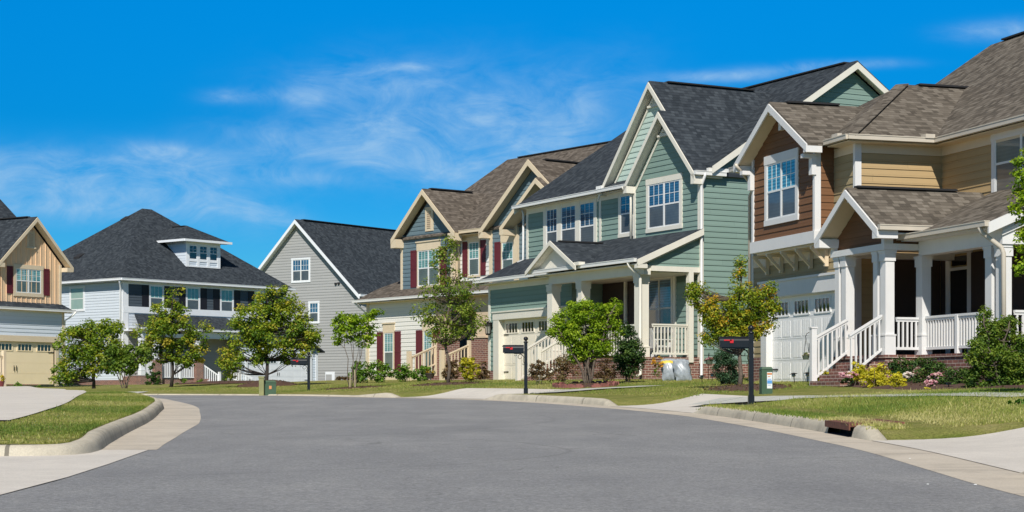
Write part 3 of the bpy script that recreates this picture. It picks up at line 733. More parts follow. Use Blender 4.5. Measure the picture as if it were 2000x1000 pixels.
def garage_door(h, f, s0, s1, z0, z1, mat, glassm, nwin=4, inset=.14, panes=4, rows=4, label=None, panels=True):
    m = MB(); fbox(m, f, s0, s1, z0, z1, -inset-.05, -inset)
    rh = (z1-z0)/rows
    for r in range(rows-1 if panels else 0):
        for c in range(nwin):
            a = s0+(s1-s0)*c/nwin; b = s0+(s1-s0)*(c+1)/nwin; pad = .07
            for (p, q) in ((a+pad, (a+b)/2-.04), ((a+b)/2+.04, b-pad)):
                fbox(m, f, p, q, z0+r*rh+.06, z0+(r+1)*rh-.06, -inset, -inset+.005)
                n = 5
                for i in range(n):
                    x = p+(q-p)*(i+.5)/n; fbox(m, f, x-.034, x+.034, z0+r*rh+.075, z0+(r+1)*rh-.075, -inset+.004, -inset+.0075)
    for r in range(1, rows): fbox(m, f, s0, s1, z0+r*rh+.012, z0+r*rh+.026, -inset, -inset+.005)
    o = h.add(m, 'garage_door', mat, label=label)
    g = MB(); w = MB()
    for c in range(nwin):
        a = s0+(s1-s0)*c/nwin+.16; b = s0+(s1-s0)*(c+1)/nwin-.16
        za, zb = z1-rh+.09, z1-.13
        g.poly([f(a, za, -inset+.006), f(b, za, -inset+.006), f(b, zb, -inset+.006), f(a, zb, -inset+.006)])
        for i in range(panes+1):
            x = a+(b-a)*i/panes; wd = .035 if i in (0, panes) else .014; fbox(w, f, x-wd, x+wd, za-.03, zb+.03, -inset, -inset+.022)
        fbox(w, f, a, b, za-.045, za, -inset, -inset+.020); fbox(w, f, a, b, zb, zb+.045, -inset, -inset+.020)
    h.add(w, 'window_frame', mat, o); h.add(g, 'pane', glassm, o)
    hn = MB()
    for zz in (z0+rh*.55, z1-rh*.98): fbox(hn, f, s0+.02, s0+.36, zz, zz+.035, -inset+.012, -inset+.03); fbox(hn, f, s1-.36, s1-.02, zz, zz+.035, -inset+.012, -inset+.03)
    mid = (s0+s1)/2
    for x in (mid-.09, mid+.06): fbox(hn, f, x, x+.025, z0+rh*1.25, z0+rh*1.75, -inset+.03, -inset+.05)
    h.add(hn, 'hinge', IRON, o)
    return o
def gutter(h, pts, mat, r=.062, name='gutter', parent=None):
    """half-round-fronted trough run along pts"""
    m = MB()
    for a, b in zip(pts[:-1], pts[1:]):
        m.bar(a, b, r*1.7, r*1.7, 0.0); m.bar(a, b, r*2.1, .022, -.012)
    return h.add(m, name, mat, parent)
def downpipe(h, pts, mat, r=.042):
    m = MB(); m.tube(pts, r, 8); return h.add(m, 'downpipe', mat, smooth=True)
def railing(h, p, q, zb0, zt0, zb1=None, zt1=None, mat=None, n=None, posts=(), name='railing', bw=.038):
    """balusters between a bottom and a top rail; p,q are (x,y)"""
    mat = mat or W_WHITE; zb1 = zb0 if zb1 is None else zb1; zt1 = zt0 if zt1 is None else zt1
    p = Vector((p[0], p[1], 0)); q = Vector((q[0], q[1], 0)); d = (q-p); Ln = d.length; n = n or max(2, int(Ln/.125))
    m = MB()
    m.bar(p+Vector((0, 0, zt0)), q+Vector((0, 0, zt1)), .085, .05); m.bar(p+Vector((0, 0, zt0-.05)), q+Vector((0, 0, zt1-.05)), .045, .05)
    o = h.add(m, name, mat)
    m = MB(); m.bar(p+Vector((0, 0, zb0+.06)), q+Vector((0, 0, zb1+.06)), .055, .06); h.add(m, 'bottom_rail', mat, o)
    b = MB()
    for i in range(n):
        t = (i+.5)/n; c = p+d*t; z0 = zb0+(zb1-zb0)*t+.05; z1 = zt0+(zt1-zt0)*t-.09; w = bw/2
        b.box(c.x-w, c.x+w, c.y-w, c.y+w, z0, z1)
    h.add(b, 'baluster', mat, o)
    return o
def column(h, x0, x1, y0, y1, z0, z1, mat=None, foot=.42, name='column'):
    mat = mat or W_WHITE; m = MB(); e = .022
    m.box(x0, x1, y0, y1, z0, z1); m.box(x0-e, x1+e, y0-e, y1+e, z0+.001, z0+foot)
    m.box(x0-e-.012, x1+e+.012, y0-e-.012, y1+e+.012, z0+foot, z0+foot+.035)
    m.box(x0-e, x1+e, y0-e, y1+e, z1-.24, z1-.002); m.box(x0-e-.016, x1+e+.016, y0-e-.016, y1+e+.016, z1-.06, z1-.003)
    return h.add(m, name, mat)
def gable_trim(h, f, sl, sa, sr, ze_l, za, ze_r, mat, hgt=.20, out0=0.0, out1=.035, drop=.06, name='rake_board', parent=None):
    """two sloping boards under a gable's edge in face frame f: (sl,ze_l) - (sa,za) - (sr,ze_r)"""
    m = MB()
    for (a, za_, b, zb_) in ((sl, ze_l, sa, za), (sa, za, sr, ze_r)):
        m.hexa([f(a, za_-drop-hgt, out0), f(b, zb_-drop-hgt, out0), f(b, zb_-drop-hgt, out1), f(a, za_-drop-hgt, out1),
                f(a, za_-drop, out0), f(b, zb_-drop, out0), f(b, zb_-drop, out1), f(a, za_-drop, out1)])
    return h.add(m, name, mat, parent)
def lantern(h, f, s, z, sc=1.0):
    m = MB(); fbox(m, f, s-.05*sc, s+.05*sc, z-.02*sc, z+.14*sc, .02, .04)
    c = f(s, z, .16); m.tube([f(s, z+.10*sc, .03), f(s, z+.19*sc, .10), f(s, z+.16*sc, .16)], .012, 6)
    m.lathe([(.02*sc, .17*sc), (.05*sc, .13*sc), (.10*sc, .08*sc), (.105*sc, .07*sc), (.08*sc, .065*sc)], c, 8)
    m.lathe([(.045*sc, -.17*sc), (.07*sc, -.15*sc), (.05*sc, -.13*sc)], c, 8)
    for k in range(4):
        t = math.pi/4+k*math.pi/2; a = (c[0]+.06*sc*math.cos(t), c[1]+.06*sc*math.sin(t)); b = (c[0]+.085*sc*math.cos(t), c[1]+.085*sc*math.sin(t))
        m.beam((a[0], a[1], c[2]-.14*sc), (b[0], b[1], c[2]+.07*sc), .008*sc, 4)
    o = h.add(m, 'wall_lantern', IRON)
    g = MB(); g.lathe([(.045*sc, -.13*sc), (.07*sc, .065*sc)], c, 8); h.add(g, 'glass', LAMPGL, o)
    return o
# ------------------------------------------------------------------ houses
def roof_part(h, planes, mat, name='roof', t=.09, parent=None):
    m = MB()
    for p in planes: m.slab(p, t)
    return h.add(m, name, mat, parent)
def soffit(h, planes, mat, parent, t=.03, drop=.10):
    m = MB()
    for p in planes: m.slab([(x, y, z-drop) for x, y, z in p], t)
    return h.add(m, 'soffit', mat, parent)
def ridge(h, p, q, parent, w=.30):
    m = MB(); m.bar((p[0], p[1], p[2]+.025), (q[0], q[1], q[2]+.025), w*.8, .045); return h.add(m, 'ridge_vent', RIDGE, parent)

def brown_house():
    h = House('brown_house', 1500, 47, -17.3, .20, 'brown and tan house with taupe shingle roof and brick based porch, nearest on the right')
    A = lambda f, polys, mat, **k: wall_lap(h, f, polys, mat, **k)
    # garage block, front wall around the door, and its right flank
    A(FF(0), [rect(-.9, -.36, .98, 2.9), rect(-.9, 4.8, 2.92, 3.75), rect(-.9, .2, 3.75, 5.98), rect(3.7, 4.8, 3.75, 5.98)], SD_TANSHADE)
    A(FR(4.8), [rect(0, 2.3, .9, 5.98)], SD_TAN)
    A(FF(2.3), [rect(4.8, 14, .9, 5.98)], SD_TAN)
    A(FL(-.9), [rect(0, 14, .95, 5.98)], SD_TAN)
    wall_flat(h, FR(14), [[(2.3, .2), (14, .2), (14, 5.1), (7.5, 9.65), (2.3, 6.1)]], SD_TAN); wall_flat(h, FL(-.88), [[(2.3, 5.9), (14, 5.1), (7.5, 9.65), (2.3, 6.15)]], SD_TAN, 'gable_wall')
    wall_flat(h, FF(14), [rect(-.9, 14, .2, 5.98)], SD_TAN)
    wall_flat(h, FF(0), [rect(-.9, -.36, .1, .97)], BRICK, 'brick_base', out=.03)
    wall_flat(h, FL(-.9), [rect(0, 14, .1, .95)], BRICK, 'brick_base', out=.03)
    wall_flat(h, FR(4.8), [rect(-.0, 2.3, .2, .9)], BRICK, 'brick_base', out=.03)
    m = MB()   # garage trim
    f = FF(0)
    fbox(m, f, -.36, -.03, .33, 2.52, 0, .04); fbox(m, f, 4.55, 4.8, .33, 2.52, -.01, .04)
    fbox(m, f, -.40, 4.84, 2.52, 2.92, -.01, .055); fbox(m, f, -.46, 4.86, 2.90, 2.96, 0, .10)
    fbox(m, f, -.05, -.03, .33, 2.52, -.16, 0); fbox(m, f, 4.55, 4.57, .33, 2.52, -.16, 0); fbox(m, f, -.03, 4.55, 2.50, 2.52, -.16, 0)
    h.add(m, 'door_surround', W_WHITE)
    garage_door(h, f, -.03, 4.55, .33, 2.50, DOOR_W, GL_DARK, label='white carriage style garage door')
    # bay over the garage
    bay = wall_lap(h, FF(-.5), [[(.2, 3.95), (3.7, 3.95), (3.7, 6.1), (1.97, 7.15), (.2, 6.1)]], SD_BROWN, 'bay')
    wall_lap(h, FR(3.7), [rect(-.5, 0, 3.95, 6.05)], SD_BROWN, 'bay')
    wall_lap(h, FL(.2), [rect(-.5, 0, 3.95, 6.05)], SD_BROWN, 'bay')
    m = MB()
    m.box(.12, 3.78, -.58, 0.0, 3.66, 3.95)
    for x in (.2, 3.7):
        m.box(x-.06 if x > 1 else x-.045, x+.045 if x > 1 else x+.06, -.545, -.38, 3.95, 6.1)
    m.box(4.74, 4.845, -.045, .12, .9, 5.97); m.box(-.945, -.84, -.045, .1, .95, 5.97)
    h.add(m, 'corner_board', W_WHITE)
    m = MB(); m.box(.3, 3.6, -.46, -.02, 3.60, 3.655); m.box(-.88, 4.78, -.03, -.001, 3.36, 3.60); h.add(m, 'bay_underside', W_CREAM)
    for i in range(5):
        x = .12+i*.83; b = MB()
        b.box(x-.04, x+.04, -.13, -.035, 3.12, 3.60); b.box(x-.04, x+.04, -.50, -.10, 3.53, 3.599)
        b.hexa([(x-.035, -.13, 3.18), (x+.035, -.13, 3.18), (x+.035, -.13, 3.26), (x-.035, -.13, 3.26), (x-.035, -.48, 3.52), (x+.035, -.48, 3.52), (x+.035, -.42, 3.595), (x-.035, -.42, 3.595)])
        h.add(b, 'bracket', W_CREAM)
    # roofs
    r = roof_part(h, [
        [(-1.3, 1.9, 6.07), (14.4, 1.9, 6.07), (14.4, 7.5, 9.84), (-1.3, 7.5, 9.84)],
        [(-1.3, 14.4, 5.2), (14.4, 14.4, 5.2), (14.4, 7.5, 9.835), (-1.3, 7.5, 9.835)],
        [(-1.3, -.4, 6.05), (5.2, -.4, 6.05), (1.95, 2.85, 7.95)],
        [(5.2, -.4, 6.05), (5.2, 6, 6.05), (1.95, 6, 7.95), (1.95, 2.85, 7.95)],
        [(-1.3, -.4, 6.05), (-1.3, 6, 6.05), (1.95, 6, 7.95), (1.95, 2.85, 7.95)],
        [(-.1, -.9, 6.05), (-.1, 2, 6.05), (1.97, 2, 7.32), (1.97, -.9, 7.32)],
        [(4.05, -.9, 6.05), (4.05, 2, 6.05), (1.97, 2, 7.32), (1.97, -.9, 7.32)]], RF_TAUPE)
    soffit(h, [[(-.05, -.87, 6.05), (-.05, -.5, 6.05), (1.97, -.5, 7.30), (1.97, -.87, 7.30)], [(4.0, -.87, 6.05), (4.0, -.5, 6.05), (1.97, -.5, 7.30), (1.97, -.87, 7.30)]], W_CREAM, r)
    m = MB(); m.box(-1.25, -.1, -.36, 0, 5.93, 5.96); m.box(4.05, 5.16, -.36, 0, 5.93, 5.96); m.box(4.8, 5.16, 0, 2.3, 5.93, 5.96); m.box(5.16, 14.3, 1.95, 2.3, 5.93, 5.96)
    m.box(-1.26, -.9, 0, 14, 5.93, 5.96); h.add(m, 'soffit', W_CREAM, r)
    m = MB(); m.box(3.76, 4.74, -.03, -.004, 5.72, 5.93); m.box(4.804, 4.83, .12, 2.3, 5.72, 5.93); m.box(4.84, 14, 2.262, 2.296, 5.72, 5.93); h.add(m, 'frieze', W_CREAM, r)
    gable_trim(h, FF(-.9), -.12, 1.97, 4.07, 6.05, 7.33, 6.05, W_WHITE, .19, .0, .04, .065, parent=r)
    m = MB()   # eave returns and gable brackets of the bay
    m.box(3.90, 4.05, -.93, -.5, 5.80, 5.955); m.box(-.12, .05, -.93, -.5, 5.80, 5.955)
    m.box(1.90, 2.04, -.86, -.5, 6.98, 7.10); m.box(1.90, 2.04, -.62, -.52, 6.62, 6.98)
    m.box(3.62, 3.78, -.86, -.5, 5.70, 5.80); m.box(3.62, 3.78, -.64, -.52, 5.30, 5.70); m.box(.12, .28, -.86, -.5, 5.70, 5.80); m.box(.12, .28, -.64, -.52, 5.30, 5.70)
    h.add(m, 'gable_bracket', W_WHITE)
    gutter(h, [(4.12, -.46, 6.07), (5.26, -.46, 6.07), (5.26, 1.84, 6.07), (14.4, 1.84, 6.07)], G_TAN, parent=r)
    gutter(h, [(-1.36, -.46, 6.07), (-.15, -.46, 6.07)], G_TAN, parent=r)
    m = MB(); m.box(4.45, 4.75, -.46, -.34, 6.08, 6.17); m.box(5.12, 5.34, 1.55, 1.80, 6.06, 6.16); h.add(m, 'splash_guard', G_TAN, r)
    ridge(h, (1.97, -.45, 7.33), (1.97, 1.0, 7.33), r); ridge(h, (1.95, 3.3, 7.96), (1.95, 5.0, 7.96), r); ridge(h, (-.6, 7.5, 9.85), (14, 7.5, 9.85), r)
    m = MB(); m.bar((5.2, -.4, 6.062), (1.95, 2.85, 7.962), .34, .02); h.add(m, 'hip_cap', RF_TAUPE, r)
    window(h, FF(-.5), .93, 2.83, 4.30, 6.08, 2, .12, .22, .14, W_WHITE, VINYL, GL_BAY, GL_SCR, (3, 2))
    window(h, FF(2.3), 7.02, 9.4, 4.42, 5.94, 2, .14, .16, .12, W_WHITE, VINYL, GL_SCRG, GL_SCR, (1, 1), .56)
    # portico and porch
    m = MB(); m.box(5.2, 7.68, -.82, 2.28, .1, .80); m.box(7.68, 11.1, -.02, 2.28, .1, .80)
    h.add(m, 'brick_base', BRICK)
    m = MB(); m.box(5.17, 7.71, -.85, 2.28, .801, .87); m.box(7.71, 11.13, -.05, 2.28, .801, .87); h.add(m, 'porch_floor', BRICK)
    s = MB()
    for k in range(4): s.box(6.0, 7.45, -.85-.24*(k+1), -.85-.24*k, .05, .72-.14*k-.001)
    h.add(s, 'steps', BRICK)
    column(h, 5.25, 5.45, -.79, -.60, .87, 3.18); column(h, 5.57, 5.79, -.79, -.57, .87, 3.18)
    column(h, 7.07, 7.27, -.79, -.60, .87, 3.18); column(h, 7.39, 7.63, -.79, -.57, .87, 3.18)
    column(h, 7.54, 7.80, .02, .24, .87, 3.06)
    column(h, 10.33, 10.57, .02, .24, .87, 3.06); column(h, 10.73, 10.97, .02, .24, .87, 3.06)
    m = MB(); m.box(4.84, 5.06, -.30, -.10, .25, 3.2); h.add(m, 'pilaster', W_WHITE)
    m = MB()
    m.box(5.16, 7.70, -.86, -.54, 3.18, 3.32); m.box(7.42, 7.72, -.54, .30, 3.182, 3.318); m.box(5.16, 5.42, -.54, 2.28, 3.182, 3.318)
    m.box(7.72, 11.04, -.02, .26, 3.06, 3.50); m.box(7.3, 11.1, -.40, -.021, 3.37, 3.40); m.box(10.76, 11.06, .26, 2.28, 3.062, 3.328)
    m.box(5.165, 5.27, -.845, -.70, 3.32, 3.66); m.box(7.54, 7.66, -.845, -.62, 3.32, 3.72)
    h.add(m, 'porch_beam', W_WHITE)
    wall_lap(h, FF(-.72), [[(5.27, 3.32), (7.56, 3.32), (7.56, 3.80), (6.57, 4.45), (5.27, 3.62)]], SD_BROWN, 'porch_gable')
    wall_lap(h, FR(7.62), [rect(-.62, .6, 3.32, 3.62)], SD_BROWN, 'porch_gable')
    m = MB(); m.box(5.2, 7.6, -.52, 2.28, 3.36, 3.39); m.box(7.6, 11.0, .0, 2.28, 3.30, 3.325); h.add(m, 'porch_ceiling', W_CREAM)
    pr = roof_part(h, [
        [(5.10, -1.2, 3.66), (5.10, 2.28, 3.66), (6.57, 2.28, 4.66), (6.57, -1.2, 4.66)],
        [(8.04, -1.2, 3.66), (8.04, 2.28, 3.66), (6.57, 2.28, 4.66), (6.57, -1.2, 4.66)],
        [(7.05, -.42, 3.475), (11.2, -.42, 3.475), (11.2, 2.28, 4.62), (7.05, 2.28, 4.62)]], RF_TAUPE, 'porch_roof', .07)
    soffit(h, [[(5.14, -1.17, 3.66), (5.14, -.72, 3.66), (6.57, -.72, 4.64), (6.57, -1.17, 4.64)], [(8.0, -1.17, 3.66), (8.0, -.72, 3.66), (6.57, -.72, 4.64), (6.57, -1.17, 4.64)]], W_CREAM, pr)
    gable_trim(h, FF(-1.2), 5.08, 6.57, 8.06, 3.66, 4.67, 3.66, W_WHITE, .17, 0, .04, .065, parent=pr)
    m = MB(); m.box(7.84, 8.05, -1.235, -.72, 3.40, 3.60); m.box(5.1, 5.34, -1.235, -.72, 3.40, 3.60); m.box(6.51, 6.63, -1.14, -.72, 4.32, 4.42); m.box(7.7, 8.0, -.72, .5, 3.50, 3.53)
    m.bar((11.2, -.45, 3.47), (11.2, 2.28, 4.61), .05, .22); m.bar((11.06, -.05, 3.33), (11.06, 2.28, 4.30), .04, .10)
    h.add(m, 'rake_board', W_WHITE, pr)
    wall_lap(h, FR(11.02), [[(.26, 3.33), (2.28, 3.33), (2.28, 4.42), (.3, 3.6)]], SD_TAN, 'porch_gable')
    gutter(h, [(8.11, -1.22, 3.68), (8.11, .55, 3.68)], G_TAN, parent=pr); gutter(h, [(7.6, -.48, 3.50), (11.2, -.48, 3.50)], G_TAN, parent=pr)
    ridge(h, (6.57, -.95, 4.68), (6.57, 1.6, 4.68), pr, .24)
    downpipe(h, [(10.95, -.50, 3.40), (10.96, -.44, 3.28), (11.12, -.10, 2.98), (11.14, -.06, 2.86), (11.14, -.05, .35)], G_TAN, .05)
    downpipe(h, [(.12, -1.0, 5.98), (.1, -.85, 5.85), (-.7, -.1, 5.5), (-.97, -.08, 5.3), (-.97, -.08, .4)], G_TAN)
    railing(h, (5.94, -1.62), (5.94, -.82), .36, 1.33, .96, 1.74, n=7)
    m = MB(); m.box(5.88, 6.00, -1.76, -1.63, .2, 1.50); m.box(5.865, 6.015, -1.775, -1.615, 1.50, 1.535); h.add(m, 'newel_post', W_WHITE)
    railing(h, (7.50, -1.62), (7.50, -.82), .36, 1.31, .96, 1.76, n=7)
    railing(h, (7.66, -.54), (7.66, .0), .98, 1.70, n=5); railing(h, (7.82, .13), (10.3, .13), .98, 1.72, n=22); railing(h, (11.0, .28), (11.0, 2.25), .98, 1.72, n=15)
    m = MB(); m.box(9.06, 9.16, .07, .19, .87, 1.70); h.add(m, 'newel_post', W_WHITE)
    # front door, dark panels painting in the porch shade, porch window
    m = MB(); f = FF(2.3); fbox(m, f, 5.05, 5.24, .88, 3.32, 0, .05); fbox(m, f, 6.0, 6.19, .88, 3.32, 0, .05); fbox(m, f, 5.05, 6.19, 3.32, 3.42, 0, .06); fbox(m, f, 5.24, 6.0, 2.93, 3.0, 0, .05)
    d = h.add(m, 'front_door', W_WHITE)
    m = MB(); fbox(m, f, 5.24, 6.0, .88, 2.93, 0, .03); h.add(m, 'door_leaf', VOID, d)
    m = MB(); fbox(m, f, 5.3, 5.94, 3.04, 3.26, .01, .03); h.add(m, 'pane', GL_DARK, d)
    m = MB(); m.box(4.84, 5.05, 2.24, 2.268, .9, 3.42); m.box(6.19, 7.6, 2.24, 2.268, .9, 3.3); m.box(7.6, 10.2, 2.24, 2.268, .9, 3.3); h.add(m, 'painted_shade_panel', SHADE_DOOR_BROWN)
    wall_flat(h, FR(4.835), [rect(.75, 2.23, .9, 3.34)], SHADE_DOOR_BROWN, 'painted_shade_panel', .03)  # dark sheet paints shade over the tan side wall
    window(h, FF(2.3), 10.6, 13.2, 1.3, 3.35, 2, .1, .12, .1, W_WHITE, VINYL, GL_DARK, GL_SCR, (1, 1))
    # lit plinth right of the porch
    wall_flat(h, FF(2.3), [rect(11.1, 14, .1, .9)], BRICK, 'brick_base', out=.03)
    return h

def green_house():
    h = House('green_house', 1368, 56.6, -28.24, .35, 'sage green house with charcoal roof and steep double front gable')
    # right flank (pentagon), front bump, recessed upper front, lower front, garage front
    wall_lap(h, FR(0), [[(0, .97), (12, .97), (12, 6.9), (6.0, 10.75), (0.3, 7.0), (0, 6.95)]], SD_GREEN)
    wall_flat(h, FR(0), [rect(0, 12, .1, .97)], BRICK, 'brick_base', out=.035)
    wall_lap(h, FF(0), [[(-3.88, 3.6), (0, 3.6), (0, 6.95), (-1.94, 8.95), (-3.88, 6.95)]], SD_GREEN)
    wall_lap(h, FF(0), [rect(-3.6, 0, 1.2, 3.8)], SD_GREEN)
    wall_lap(h, FF(.3), [rect(-11.9, -3.88, 4.6, 7.05)], SD_GREEN)
    wall_lap(h, FF(.3), [[(-5.75, 7.2), (-2.0, 7.2), (-2.0, 8.95), (-3.02, 10.02)]], SD_LTGRN)
    wall_lap(h, FF(-1.2), [rect(-12.1, -11.75, .86, 3.02), rect(-12.1, -6, 3.02, 4.0), rect(-6.25, -6, .9, 3.02)], SD_GREEN)
    wall_lap(h, FR(-6), [rect(-1.2, 0, 1.2, 4.0)], SD_GREEN)
    wall_flat(h, FF(-1.2), [rect(-12.1, -11.75, .1, .86)], BRICK, 'brick_base', out=.03)
    wall_flat(h, FL(-12.1), [rect(-1.2, 12, .1, 4)], SD_GREEN); wall_flat(h, FL(-11.9), [[(.3, 4), (12, 4), (12, 6.9), (6, 10.6), (.3, 7.05)]], SD_GREEN)
    wall_flat(h, FF(12), [rect(-11.9, 0, .1, 6.9)], SD_GREEN)
    wall_flat(h, FF(.02), [rect(-6, -3.6, 1.2, 3.8)], SHADE_DOOR_BROWN, 'painted_shade_panel')  # dark sheet paints the shade deep inside the porch
    # corner boards
    m = MB(); m.box(-.10, .035, -.04, .10, .97, 6.92)
    m.box(-3.92, -3.80, -.04, .28, 4.9, 6.95); m.box(-11.94, -11.80, .26, .36, 4.6, 7.0); m.box(-12.14, -12.0, -1.24, -1.12, .86, 4.0)
    fbox(m, FF(.3), -6.65, -6.52, 4.6, 7.0, 0, .04)
    h.add(m, 'corner_board', W_WARM)
    # roofs: cross gable pair sharing the right slope, and the main side-gabled roof
    S = 1.067
    r = roof_part(h, [
        [(.14, -.32, 7.0), (-1.94, -.32, 9.22), (-1.94, 0, 9.22), (-3.02, 0, 10.37), (-3.02, 5.2, 10.37), (.14, 1.9, 7.0)],
        [(-1.94, -.32, 9.215), (-4.02, -.32, 7.0), (-4.02, .3, 7.0), (-1.94, .3, 9.215)],
        [(-3.02, 0, 10.365), (-6.18, 0, 6.99), (-6.18, 1.5, 6.99), (-3.02, 5.2, 10.365)],
        [(-12.2, -.1, 7.03), (-3.9, -.1, 7.03), (-3.9, .25, 7.26), (-12.2, .25, 7.26)],
        [(-12.2, .25, 7.26), (.35, .25, 7.26), (.35, 6.0, 11.02), (-12.2, 6.0, 11.02)],
        [(-12.2, 12.1, 7.03), (.35, 12.1, 7.03), (.35, 6.0, 11.015), (-12.2, 6.0, 11.015)]], RF_DARK)
    soffit(h, [[(.10, -.29, 7.0), (.10, 0, 7.0), (-1.94, 0, 9.18), (-1.94, -.29, 9.18)], [(-3.98, -.29, 7.0), (-3.98, 0, 7.0), (-1.94, 0, 9.18), (-1.94, -.29, 9.18)],
               [(-6.14, .03, 6.99), (-6.14, .3, 6.99), (-3.02, .3, 10.33), (-3.02, .03, 10.33)], [(-3.0, .03, 10.34), (-3.0, .3, 10.34), (-1.9, .3, 9.18), (-1.9, .03, 9.18)],
               [(0, .3, 7.29), (.32, .3, 7.29), (.32, 6.0, 10.98), (0, 6.0, 10.98)], [(0, 12.0, 7.05), (.32, 12.0, 7.05), (.32, 6.0, 10.98), (0, 6.0, 10.98)]], W_WARM, r)
    gable_trim(h, FF(-.32), -4.05, -1.94, .17, 7.0, 9.23, 7.0, W_WARM, .20, 0, .04, .065, parent=r)
    gable_trim(h, FF(-.0), -6.2, -3.02, -1.98, 6.99, 10.38, 9.27, W_WARM, .20, 0, .04, .065, parent=r)
    gable_trim(h, FF(0), -3.76, -1.94, -.12, 6.97, 8.92, 6.97, W_WARM, .12, .0, .045, .06, 'frieze', parent=r)
    gable_trim(h, FF(.3), -5.80, -3.02, -2.5, 7.12, 10.12, 9.55, W_WARM, .12, .0, .05, .06, 'frieze', parent=r)
    m = MB(); m.bar((.36, .22, 7.24), (.36, 6.0, 11.02), .05, .22, .06); m.bar((.36, 12.1, 7.03), (.36, 6.0, 11.01), .05, .22, .06)
    m.bar((-12.21, -.1, 7.03), (-12.21, 6.0, 11.02), .05, .22, .06)
    m.box(-.02, .16, -.36, 0.0, 6.62, 6.93); m.box(-4.05, -3.84, -.36, .0, 6.72, 6.95)      # eave returns
    m.box(.0, .14, -.0, .75, 6.84, 6.90)
    h.add(m, 'rake_board', W_WARM, r)
    m = MB()   # apex louvres and their sills
    for (xc, y, za, hw) in ((-1.94, 0, 8.92, .34), (-3.02, .3, 10.05, .36)):
        for k in range(6):
            z = za-.06-k*.065; w = (za-z)/S*.93
            m.box(xc-w, xc+w, y-.04-.004*k, y-.001, z-.05, z-.015)
        m.box(xc-.44, xc+.44, y-.09, y-.001, za-.52, za-.45)
    h.add(m, 'gable_vent', W_WARM)
    ridge(h, (-3.02, .7, 10.38), (-3.02, 4.2, 10.38), r); ridge(h, (-11.5, 6.0, 11.03), (-.2, 6.0, 11.03), r)
    m = MB(); m.box(-11.9, -3.9, .02, .3, 6.93, 6.96); m.box(-11.85, -4.0, .262, .296, 6.74, 6.93); h.add(m, 'soffit', W_WARM, r)
    gutter(h, [(-12.2, -.17, 7.05), (-5.9, -.17, 7.05)], G_WHITE, parent=r); gutter(h, [(-5.9, -.2, 7.05), (-4.1, -.2, 7.05)], G_WHITE, parent=r); gutter(h, [(.21, -.36, 7.02), (.21, .82, 7.02)], G_WHITE, .07, parent=r)
    m = MB(); m.box(.12, .26, .15, .9, 7.03, 7.14); m.box(-6.15, -5.8, -.16, -.06, 7.06, 7.18); h.add(m, 'splash_guard', G_WHITE, r)
    downpipe(h, [(.24, .02, 6.96), (.24, .0, 6.86), (.10, -.02, 6.62), (.09, -.02, 6.5), (.09, -.02, .62), (.2, -.12, .55)], W_WHITE, .05)
    downpipe(h, [(-4.3, -.24, 6.98), (-4.25, -.2, 6.88), (-3.98, -.12, 6.66), (-3.98, -.10, 6.5), (-3.98, -.10, 5.2)], W_WARM, .04)
    downpipe(h, [(-12.15, .15, 7.0), (-12.05, .2, 6.8), (-12.02, .18, 5.05), (-12.15, .0, 4.95)], W_WHITE, .04)
    # windows
    window(h, FF(0), -3.12, -.99, 5.33, 7.10, 2, .13, .19, .13, W_WARM, VINYL, GL_BLUE, GL_SCR, (3, 2))
    m = MB(); fw = FF(.3)
    for (a, b) in ((-10.62, -10.40), (-9.60, -9.30), (-8.27, -7.97), (-6.98, -6.80)): fbox(m, fw, a, b, 5.0, 6.90, 0, .05)
    fbox(m, fw, -10.66, -6.78, 6.90, 7.02, 0, .06)
    o = h.add(m, 'window_band', W_WARM)
    for (a, b) in ((-10.40, -9.60), (-9.30, -8.27), (-7.97, -6.98)):
        window(h, fw, a, b, 4.98, 6.90, 1, up=GL_BLUE, lo=GL_SCR, mun=(3, 2), wood=False, sash=VINYL)
    window(h, fw, -5.36, -4.42, 5.36, 6.92, 1, .12, .1, .12, W_WARM, VINYL, GL_BLUE, GL_SCR, (2, 2))
    # garage
    m = MB(); f = FF(-1.2)
    fbox(m, f, -11.75, -11.32, .5, 2.74, 0, .04); fbox(m, f, -6.42, -6.2, .5, 2.74, 0, .04); fbox(m, f, -11.78, -6.1, 2.74, 3.02, 0, .05); fbox(m, f, -11.82, -6.1, 3.0, 3.05, 0, .08)
    fbox(m, f, -11.34, -11.32, .5, 2.74, -.2, 0); fbox(m, f, -11.32, -6.42, 2.72, 2.74, -.2, 0); fbox(m, f, -6.42, -6.40, .5, 2.74, -.2, 0)
    h.add(m, 'door_surround', W_WARM)
    garage_door(h, f, -11.32, -6.42, .5, 2.72, DOOR_C, GL_DARK, inset=.2, label='cream carriage style garage door')
    lantern(h, FF(-1.2), -11.92, 2.45, 1.5)
    # lower roofs: garage skirt, porch shed, little gable
    gr = roof_part(h, [[(-12.4, -1.62, 4.20), (-6.0, -1.62, 4.20), (-6.0, .3, 5.08), (-12.4, .3, 5.08)]], RF_DARK, 'garage_roof', .07)
    m = MB(); m.box(-12.35, -6.0, -1.58, -1.2, 4.05, 4.08); m.box(-12.1, -6.0, -1.235, -1.204, 3.86, 4.05); m.bar((-12.4, -1.62, 4.2), (-12.4, .3, 5.08), .05, .2, .02); h.add(m, 'soffit', W_WARM, gr)
    gutter(h, [(-12.45, -1.69, 4.22), (-6.7, -1.69, 4.22)], G_WHITE, parent=gr)
